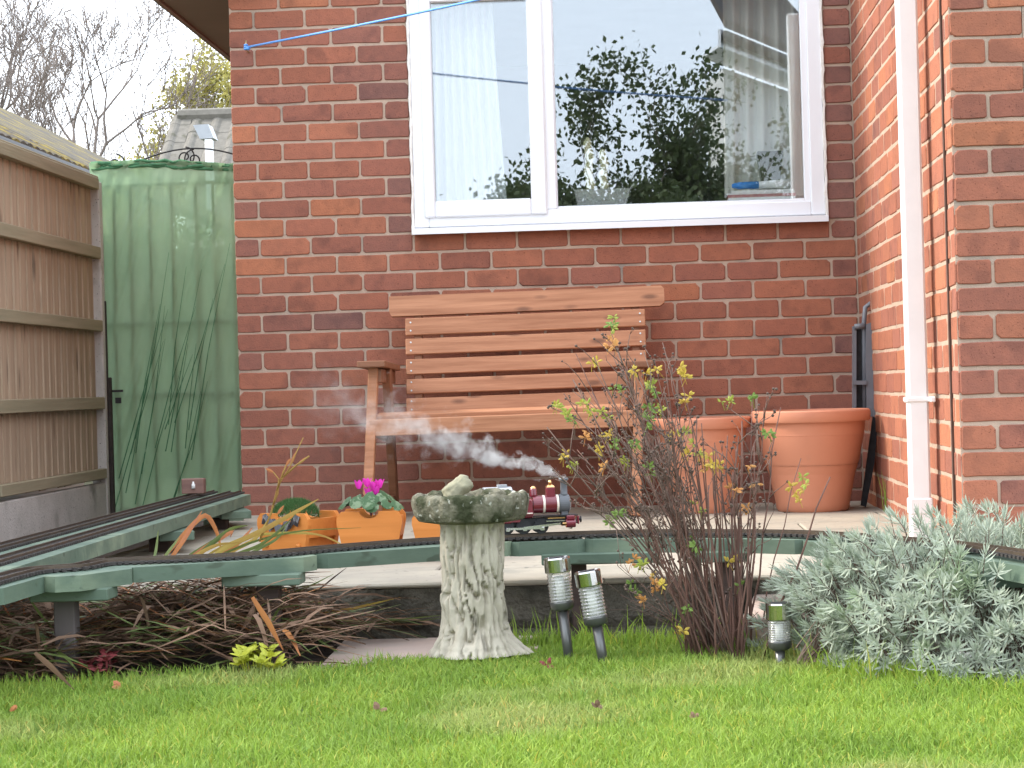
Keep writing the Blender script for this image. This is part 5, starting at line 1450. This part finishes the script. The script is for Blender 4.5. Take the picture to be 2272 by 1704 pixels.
# flopped dead leaves filling the bed under the planks
def mound(x, y): return BED-.02+.13*math.exp(-((x+1.15)/.55)**2)*math.exp(-((y-5.40)/.42)**2)
for nm, m, cnt, lab in (('dead_leaves', 'dead_leaf', 2600, 'tangle of brown dead strap leaves lying under the railway planks'), ('faded_leaves', 'strap_green', 520, 'fading green strap leaves lying among the brown tangle'), ('rusty_leaves', 'strap_orange', 150, 'rusty orange strap leaves lying among the brown tangle')):
    mb = MB()
    for k in range(cnt):
        u = r_.uniform(-150, 700) if r_.random() < .92 else r_.uniform(620, 800); y = r_.uniform(4.78, 5.74)
        if u > 640 and y < 5.4: continue
        x = PY(u, 1350, y).x
        if y < lawn_edge_y(x)+.015: continue
        z = mound(x, y)+r_.uniform(0, .075)*(1 if u < 600 else .3); L = r_.uniform(.08, .30); a = r_.gauss(.25, .7)+(math.pi if r_.random() < .5 else 0); dz = r_.gauss(.0, .045)
        p = Vector((x, y, z)); q = p+Vector((L*math.cos(a), L*math.sin(a)*.55, dz))
        if q.y < lawn_edge_y(q.x)-.03: q.y = lawn_edge_y(q.x)
        q.z = max(q.z, BED-.01); q.z = min(q.z, .07)
        strap(mb, arc(p, q, r_.uniform(-.01, .035), 5), r_.uniform(.0025, .0085), .15, r_.uniform(-1, 1))
    tag(mb.build(nm, MAT[m], smooth=True), lab, 'leaves', kind='stuff')
# a few big fallen ones that stand out
for pts, y, m, lab in (([(545, 1290), (580, 1345), (612, 1405)], 4.98, 'strap_orange', 'long rusty strap leaf leaning across the brown railway post'), ([(75, 1410), (110, 1440), (160, 1490)], 4.72, 'dead_leaf', 'broad dead leaf leaning against the grey post'),
        ([(690, 1325), (760, 1315), (865, 1290)], 5.6, 'strap_yellow', 'long pale yellow leaf lying out towards the patio edge'), ([(480, 1335), (600, 1345), (720, 1370), (790, 1392)], 5.35, 'dead_leaf', 'long brown leaf trailing on to the pink slab')):
    mb = MB(); P = [PY(u, v, y) for u, v in pts]; Q = []
    for i in range(len(P)-1):
        for k in range(4): Q.append(P[i].lerp(P[i+1], k/4))
    Q.append(P[-1]); strap(mb, Q, .008 if m != 'strap_yellow' else .0045, .2, .6, up=(0, 1, .3)); tag(mb.build('fallen_leaf', MAT[m], smooth=True), lab, 'leaf')

# ---- lavender
def lavender(name, label, cx, cy, rx, ry, top, base, n, seed, avoid_deck=True):
    r = random.Random(seed); V, F = [], []; st = MB()
    root = tag(empty(name, (cx, cy, base)), label, 'lavender')
    def clear_of_deck(p):
        if not avoid_deck: return True
        d = min(((p.x-q.x)**2+(p.y-q.y)**2) for q in ccurve[::2])
        return not (d < .085**2 and p.z > DT-DTH-.05)
    made = 0; tries = 0
    while made < n and tries < n*6:
        tries += 1
        a = r.uniform(0, 6.283); q = math.sqrt(r.random()); x, y = cx+rx*q*math.cos(a), cy+ry*q*math.sin(a)
        hgt = (top-base)*math.sqrt(max(0, 1-q*q*.92))*(1+.22*fbm(x*7, y*7, seed))
        f = r.random()**.55; z = base+hgt*f*(1 if f > .3 else 1)
        p = Vector((x, y, z))
        if y < lawn_edge_y(x)-.03 or not clear_of_deck(p): continue
        made += 1
        out = Vector((math.cos(a)*q*1.0, math.sin(a)*q*1.0-.25, .9-.35*q)).normalized()
        out = (out+Vector((r.gauss(0, .28), r.gauss(0, .28), r.gauss(0, .2)))).normalized()
        L = r.uniform(.028, .05); side = out.orthogonal().normalized()
        if f > .5: st.tube([p-out*.07-Vector((0, 0, .02)), p, p+out*L*.6], [.0016, .0013, .0008], 3, cap=False)
        nl = r.randint(15, 22)
        for k in range(nl):
            t = k/nl; aa = k*2.4+r.uniform(-.3, .3); s = side.copy(); s.rotate(Matrix.Rotation(aa, 3, out))
            d = (s*(1-.75*t)+out*(.35+.9*t)).normalized(); b0 = p+out*L*t*.85; LL = r.uniform(.028, .045)*(1-.35*t); w = r.uniform(.0017, .0027)
            w_ = d.cross(out); w_ = w_.normalized() if w_.length > 1e-4 else side
            tip = b0+d*LL+out*LL*.12; mid = b0+d*LL*.55
            i0 = len(V); V += [b0-w_*w*.5, b0+w_*w*.5, mid+w_*w, tip, mid-w_*w]
            F += [(i0, i0+1, i0+2, i0+4), (i0+4, i0+2, i0+3, i0+3)]
    # the second face of each leaf is a triangle
    T = [f if len(set(f)) == 4 else f[:3] for f in F]
    me = bpy.data.meshes.new('foliage'); me.from_pydata(V, [], T); me.update()
    mobj('foliage', me, MAT['lavender_leaf'], root, loc=-root.location)['kind'] = 'stuff'
    st.build('stems', MAT['twig'], root, loc=-root.location)['kind'] = 'stuff'
    return root
lv = PY(1950, 1300, 5.05)
lavender('lavender_bush', 'large grey-green lavender bush spilling over the railway on to the lawn', .79, 5.04, .50, .46, .19, -.18, 1600, 3)
lavender('lavender_bush', 'grey-green lavender behind the railway against the brick wing', PY(2190, 1150, 5.75).x, 5.75, .30, .20, .145, -.15, 420, 8)
lavender('lavender_bush', 'low sprigs of lavender round the short solar light', PY(1715, 1400, 4.90).x, 4.89, .16, .09, -.015, -.16, 170, 17)
mat('dark_core', (.03, .026, .022), (.02, .018, .015), scale=20, rough=1)

# ---- twiggy shrub
shr = tag(empty('twiggy_shrub', PZ(1560, 1395, BED)), 'twiggy shrub with yellowing leaves and dark seed heads growing in front of the pots', 'shrub')
si_ = -shr.location; r_ = random.Random(77); SY = 5.12
st1, st2, seeds = MB(), MB(), MB()
def zc(u, v): return (1200+u/2.212)/KS, (700+v/2.212)/KS
leafspec = [(340, 45, 'g'), (355, 60, 'yg'), (345, 110, 'o'), (360, 150, 'o'), (275, 225, 'y'), (460, 275, 'y'), (570, 265, 'y'), (700, 295, 'y'), (715, 305, 'y'), (545, 340, 'yg'), (560, 375, 'g'), (400, 365, 'g'), (75, 440, 'yg'), (130, 470, 'yg'), (205, 430, 'yg'), (160, 510, 'g'), (250, 480, 'yg'), (300, 470, 'yg'), (545, 455, 'g'), (520, 500, 'g'), (590, 450, 'yg'), (520, 545, 'g'), (230, 575, 'o'), (330, 585, 'y'), (375, 625, 'g'), (470, 630, 'g'), (110, 700, 'y'), (160, 730, 'yg'), (285, 650, 'y'), (310, 745, 'o'), (410, 720, 'yg'), (530, 745, 'g'), (690, 570, 'yg'), (660, 580, 'y'), (745, 630, 'yg'), (720, 680, 'y'), (780, 675, 'y'), (790, 715, 'o'), (840, 730, 'y'), (865, 750, 'y'), (705, 425, 'y'), (930, 420, 'yg'), (1040, 400, 'g'), (1020, 735, 'O'), (1060, 825, 'O'), (1010, 940, 'O'), (960, 855, 'o'), (1110, 575, 'g'), (790, 960, 'yg'), (345, 985, 'g'), (380, 970, 'g'), (760, 1130, 'g'), (770, 1150, 'g'), (555, 1280, 'y'), (560, 1335, 'o'), (440, 1220, 'o'), (485, 1225, 'yg'), (960, 1200, 'y'), (980, 1320, 'g'), (725, 1435, 'g'), (700, 1545, 'y'), (1300, 830, 'yg'), (1285, 850, 'y'), (1270, 900, 'y'), (500, 1385, 'o'), (465, 1350, 'g')]
stems = []
for k in range(36):                                           # bushy left half, fanning out
    stems.append((r_.uniform(1500, 1590), r_.choice([r_.gauss(1275, 55), r_.gauss(1340, 60), r_.gauss(1400, 40)]), r_.uniform(760, 1010)))
stems += [(1540, 1322, 722), (1545, 1335, 770), (1560, 1395, 760), (1565, 1425, 740), (1550, 1290, 800), (1545, 1215, 850), (1545, 1205, 960), (1550, 1230, 1000), (1575, 1470, 800), (1580, 1440, 850)]
for k in range(26):                                           # upright cut stems on the right
    u = r_.uniform(1450, 1650); stems.append((1495+(u-1450)*.72+r_.uniform(-16, 16), u+r_.gauss(0, 8), r_.uniform(880, 1060)))
stems += [(1620, 1690, 880), (1630, 1735, 990), (1640, 1800, 1030), (1590, 1655, 880), (1610, 1625, 860), (1600, 1640, 1000)]
def stem(ub, ut, vt, thick=1.0, twigs=True):
    yb = SY+r_.uniform(-.06, .10); yt = SY+r_.uniform(-.16, .22)
    a = PY(ub, 1392, yb); a.z = BED-.01; b = PY(ut, vt, yt); n = 7; pts = []
    bow = r_.uniform(.0, .22)*(1 if abs(ut-ub) > 60 else .3)
    for i in range(n):
        t = i/(n-1); p = a.lerp(b, t); p.x -= (b.x-a.x)*bow*4*t*(1-t)*.6; p.x += r_.gauss(0, .004)*(i > 0); p.y += r_.gauss(0, .005)
        pts.append(p)
    rad = r_.uniform(.0020, .0034)*thick
    (st2 if r_.random() < .55 or ut > 1450 else st1).tube(pts, [rad*(1-.55*i/(n-1)) for i in range(n)], 5)
    if not twigs: return pts
    for k in range(r_.randint(5, 9)):
        t = r_.uniform(.42, 1); i = min(n-2, int(t*(n-1))); p = pts[i].lerp(pts[i+1], t*(n-1)-i); d = (pts[i+1]-pts[i]).normalized()
        e = (d+Vector((r_.gauss(0, .55), r_.gauss(0, .45), r_.gauss(.15, .2)))).normalized(); L = r_.uniform(.03, .10)
        q = p+e*L; m_ = p+e*L*.5+Vector((r_.gauss(0, .004), 0, .004)); st1.tube([p, m_, q], [rad*.5, rad*.4, .0008], 4)
        for z_ in range(r_.randint(1, 4)):
            e2 = (e+Vector((r_.gauss(0, .6), r_.gauss(0, .6), r_.gauss(.2, .3)))).normalized(); q2 = q+e2*r_.uniform(.008, .026); st1.tube([q, q2], [.0008, .0006], 3)
            if r_.random() < .8: s = r_.uniform(.0024, .0042); seeds.lathe([(0, -s), (s*.9, -s*.3), (s, s*.3), (s*.5, s*.8), (0, s)], 6, q2)
    return pts
for (ub, ut, vt) in stems: stem(ub, ut, vt, 1.15 if ut > 1450 else 1.0, twigs=(ut < 1470 or r_.random() < .35))
for k in range(16):                                           # low spreading twigs near the base
    u = r_.uniform(1330, 1640); stem(r_.uniform(1480, 1620), u, r_.uniform(1180, 1330), .6, twigs=r_.random() < .5)
st1.build('twigs', MAT['twig'], shr, loc=si_, smooth=True)['kind'] = 'stuff'; st2.build('stems', MAT['twig_red'], shr, loc=si_, smooth=True)['kind'] = 'stuff'; seeds.build('seed_heads', MAT['seed'], shr, loc=si_, smooth=True)['kind'] = 'stuff'
def leaflet(mb, p, d, L, w, nrm):
    s = d.cross(nrm); s = s.normalized() if s.length > 1e-4 else d.orthogonal().normalized(); up = s.cross(d)
    V = [p, p+d*L*.35+s*w-up*w*.2, p+d*L*.75+s*w*.8, p+d*L, p+d*L*.75-s*w*.8, p+d*L*.35-s*w-up*w*.2, p+d*L*.5+up*w*.35]
    mb.add(V, [(0, 1, 6), (1, 2, 6), (2, 3, 6), (3, 4, 6), (4, 5, 6), (5, 0, 6)])
lm = {'g': 'leaf_g', 'yg': 'leaf_yg', 'y': 'leaf_y', 'o': 'leaf_o', 'O': 'leaf_o'}
for (u, v, c) in leafspec:
    for rep in range(2 if c != 'O' else 1):
        uu, vv = zc(u+r_.gauss(0, 20)*(rep > 0), v+r_.gauss(0, 20)*(rep > 0)); y = SY+r_.uniform(-.12, .12); p = PY(uu, vv, y); mb = MB()
        for k in range(r_.randint(5, 8)):
            d = Vector((r_.gauss(0, 1), r_.gauss(-.2, .6), r_.gauss(.2 if c != 'O' else -.3, .6))).normalized(); L = r_.uniform(.010, .019)*(1.15 if c == 'O' else 1)
            leaflet(mb, p+d*.002, d, L, L*.23, Vector((r_.gauss(0, .4), -1, .6)))
        mb.tube([p, p+Vector((r_.gauss(0, .008), .004, -.022))], .0008, 3)
        mb.build('leaf_cluster', MAT[lm[c]], shr, loc=si_)
# ---- two small bedding plants, fallen leaves
def rosette(name, label, u, v, wpx, n, m, seed, y=None, up=.7, z=LAWN):
    c = PZ(u, v, z) if y is None else PY(u, v, y); r = random.Random(seed); root = tag(empty(name, c), label, 'plant')
    R_ = wpx/2/(FPX/KS/c.y)
    for k in range(n):
        a = r.uniform(0, 6.283); q = math.sqrt(r.random())*R_*.8; p = Vector((q*math.cos(a), q*math.sin(a)*.8, r.uniform(.035, .105)*(1.15-.7*q/R_)))
        mb = MB(); nl = 5
        for j in range(nl):
            b = 6.283*j/nl+r.uniform(-.3, .3); d = Vector((math.cos(b), math.sin(b)-.3, r.uniform(.1, .8))).normalized(); L = R_*r.uniform(.42, .60); leaflet(mb, p, d, L, L*.24, Vector((0, -.4, 1)))
        mb.tube([(p.x*.5, p.y*.5, -.02), p], .0015, 4); mb.build('leaf_whorl', MAT[m], root)
    return root
rosette('golden_shrublet', 'small bright yellow-green leafy plant at the edge of the lawn', 556, 1466, 122, 15, 'gold_leaf', 5, z=LAWN)
rosette('red_leaved_plant', 'small dull red-leaved plant beside the grey railway post', 228, 1472, 105, 8, 'red_leaf', 9, z=LAWN)
for (u, v, m, lab, s) in ((1182, 1436, 'red_leaf', 'reddish brown fallen leaf standing in the grass below the bird bath', .022), (262, 1484, 'strap_orange', 'pale orange fallen leaf by the red-leaved plant', .024), (820, 1532, 'dead_leaf', 'dark fallen leaf lying flat in the middle of the lawn', .020), (1290, 1528, 'dead_leaf', 'dark curled leaf in the lawn below the solar lights', .018), (1500, 1550, 'dead_leaf', 'small dark fallen leaf in the lawn below the twiggy shrub', .014), (20, 1535, 'strap_orange', 'yellowish fallen leaf at the left end of the lawn', .02), (2075, 1420, 'paper_white', 'pale grey feather-like leaf caught in the lavender', .03)):
    p = PZ(u, v, LAWN+.020) if v > 1430 else PY(u, v, 4.72); mb = MB(); rr = random.Random(u)
    for k in range(3):
        d = Vector((rr.uniform(-1, 1), rr.uniform(-.6, .6), rr.uniform(-.2, .8))).normalized(); leaflet(mb, p, d, s, s*.35, Vector((0, -.6, .8)))
    tag(mb.build('fallen_leaf', MAT[m]), lab, 'leaf')
# ---- tall shrub behind the photographer, seen only as a reflection in the window
for (u, hh_, sd_, lb, nl) in ((1370, 4.7, 51, 'tallest dark leafy shrub mirrored in the wide window pane', 9000), (1240, 3.45, 64, 'dense low shrub mirrored beside the cacti', 26000), (1460, 3.6, 72, 'dense leafy shrub mirrored in the middle of the wide pane', 15000), (1560, 3.5, 83, 'leafy shrub mirrored at the edge of the cream curtain', 9000), (1090, 3.1, 95, 'shrub mirrored behind the white mullion of the window', 9000), (1330, 3.0, 99, 'low shrub mirrored at the bottom of the wide pane', 26000)):
    tree('tall_shrub', lb, mirror_base(u, 2.6+.2*(sd_ % 4)), hh_, sd_, levels=6, spread=.62, leaves=nl, lsize=.075, leaf_m='green_leaf', cat='shrub', r0=.035, first=.27, group='shrubs behind the photographer')
# ---- the building behind the photographer, also seen in the window
mat('white_render', (.70, .70, .68), (.64, .64, .62), scale=2, rough=.9)
zE = 4.2
def mreal(u, v, z): p = PZ(u, v, z); return Vector((p.x, 2*WY-p.y, z))
A_, B_ = mreal(1558, 100, zE), mreal(1745, 172, zE); B_ = A_+(B_-A_)*1.6
dv = (B_-A_).normalized(); bk = Vector((dv.y, -dv.x, 0))
if bk.y > 0: bk = -bk
nh = tag(empty('rear_house', (A_+B_)/2+Vector((0, 0, -zE-.2))), 'white rendered building with a dark roof, mirrored in the window beside the curtain', 'house')
hi_ = -nh.location; ins = dv*.35+bk*.4
def hexa(name, m, P, up):
    mb = MB(); U = Vector((0, 0, up)); P = [Vector(p) for p in P]
    mb.add(P+[p+U for p in P], [(3, 2, 1, 0), (4, 5, 6, 7)]+[(i, (i+1) % 4, 4+(i+1) % 4, 4+i) for i in range(4)]); o = mb.build(name, MAT[m], nh, loc=hi_); recalc(o)
w0, w1 = A_+ins+dv*.8, B_+ins; Z = Vector((0, 0, zE+.2))
hexa('wall', 'white_render', [w0-Z, w1-Z, w1+bk*.6-Z, w0+dv*1.0+bk*.6-Z], zE+.15)
hexa('fascia', 'upvc', [A_, B_, B_+bk*.03, A_+bk*.03], .2)
hexa('soffit', 'upvc', [A_+bk*.032, B_+bk*.032, B_+bk*.45, A_+dv*.6+bk*.45], .03)
mb = MB(); a, b = A_+Vector((0, 0, .21)), B_+Vector((0, 0, .21)); c, d = b+bk*1.2-dv*.5+Vector((0, 0, 1.6)), a+bk*1.2+dv*1.6+Vector((0, 0, 1.6)); t = Vector((0, 0, .1))
a, b = a-bk*.05, b-bk*.05
mb.add([a, b, c, d, a+t, b+t, c+t, d+t], [(0, 1, 2, 3), (7, 6, 5, 4), (0, 4, 5, 1), (1, 5, 6, 2), (2, 6, 7, 3), (3, 7, 4, 0)]); o = mb.build('roof', MAT['roof_tile'], nh, loc=hi_); recalc(o)
mb = MB(); mb.tube([A_-bk*.06+Vector((0, 0, .12)), B_-bk*.06+Vector((0, 0, .12))], .06, 8); mb.build('gutter', MAT['dark_trim'], nh, loc=hi_, smooth=True)
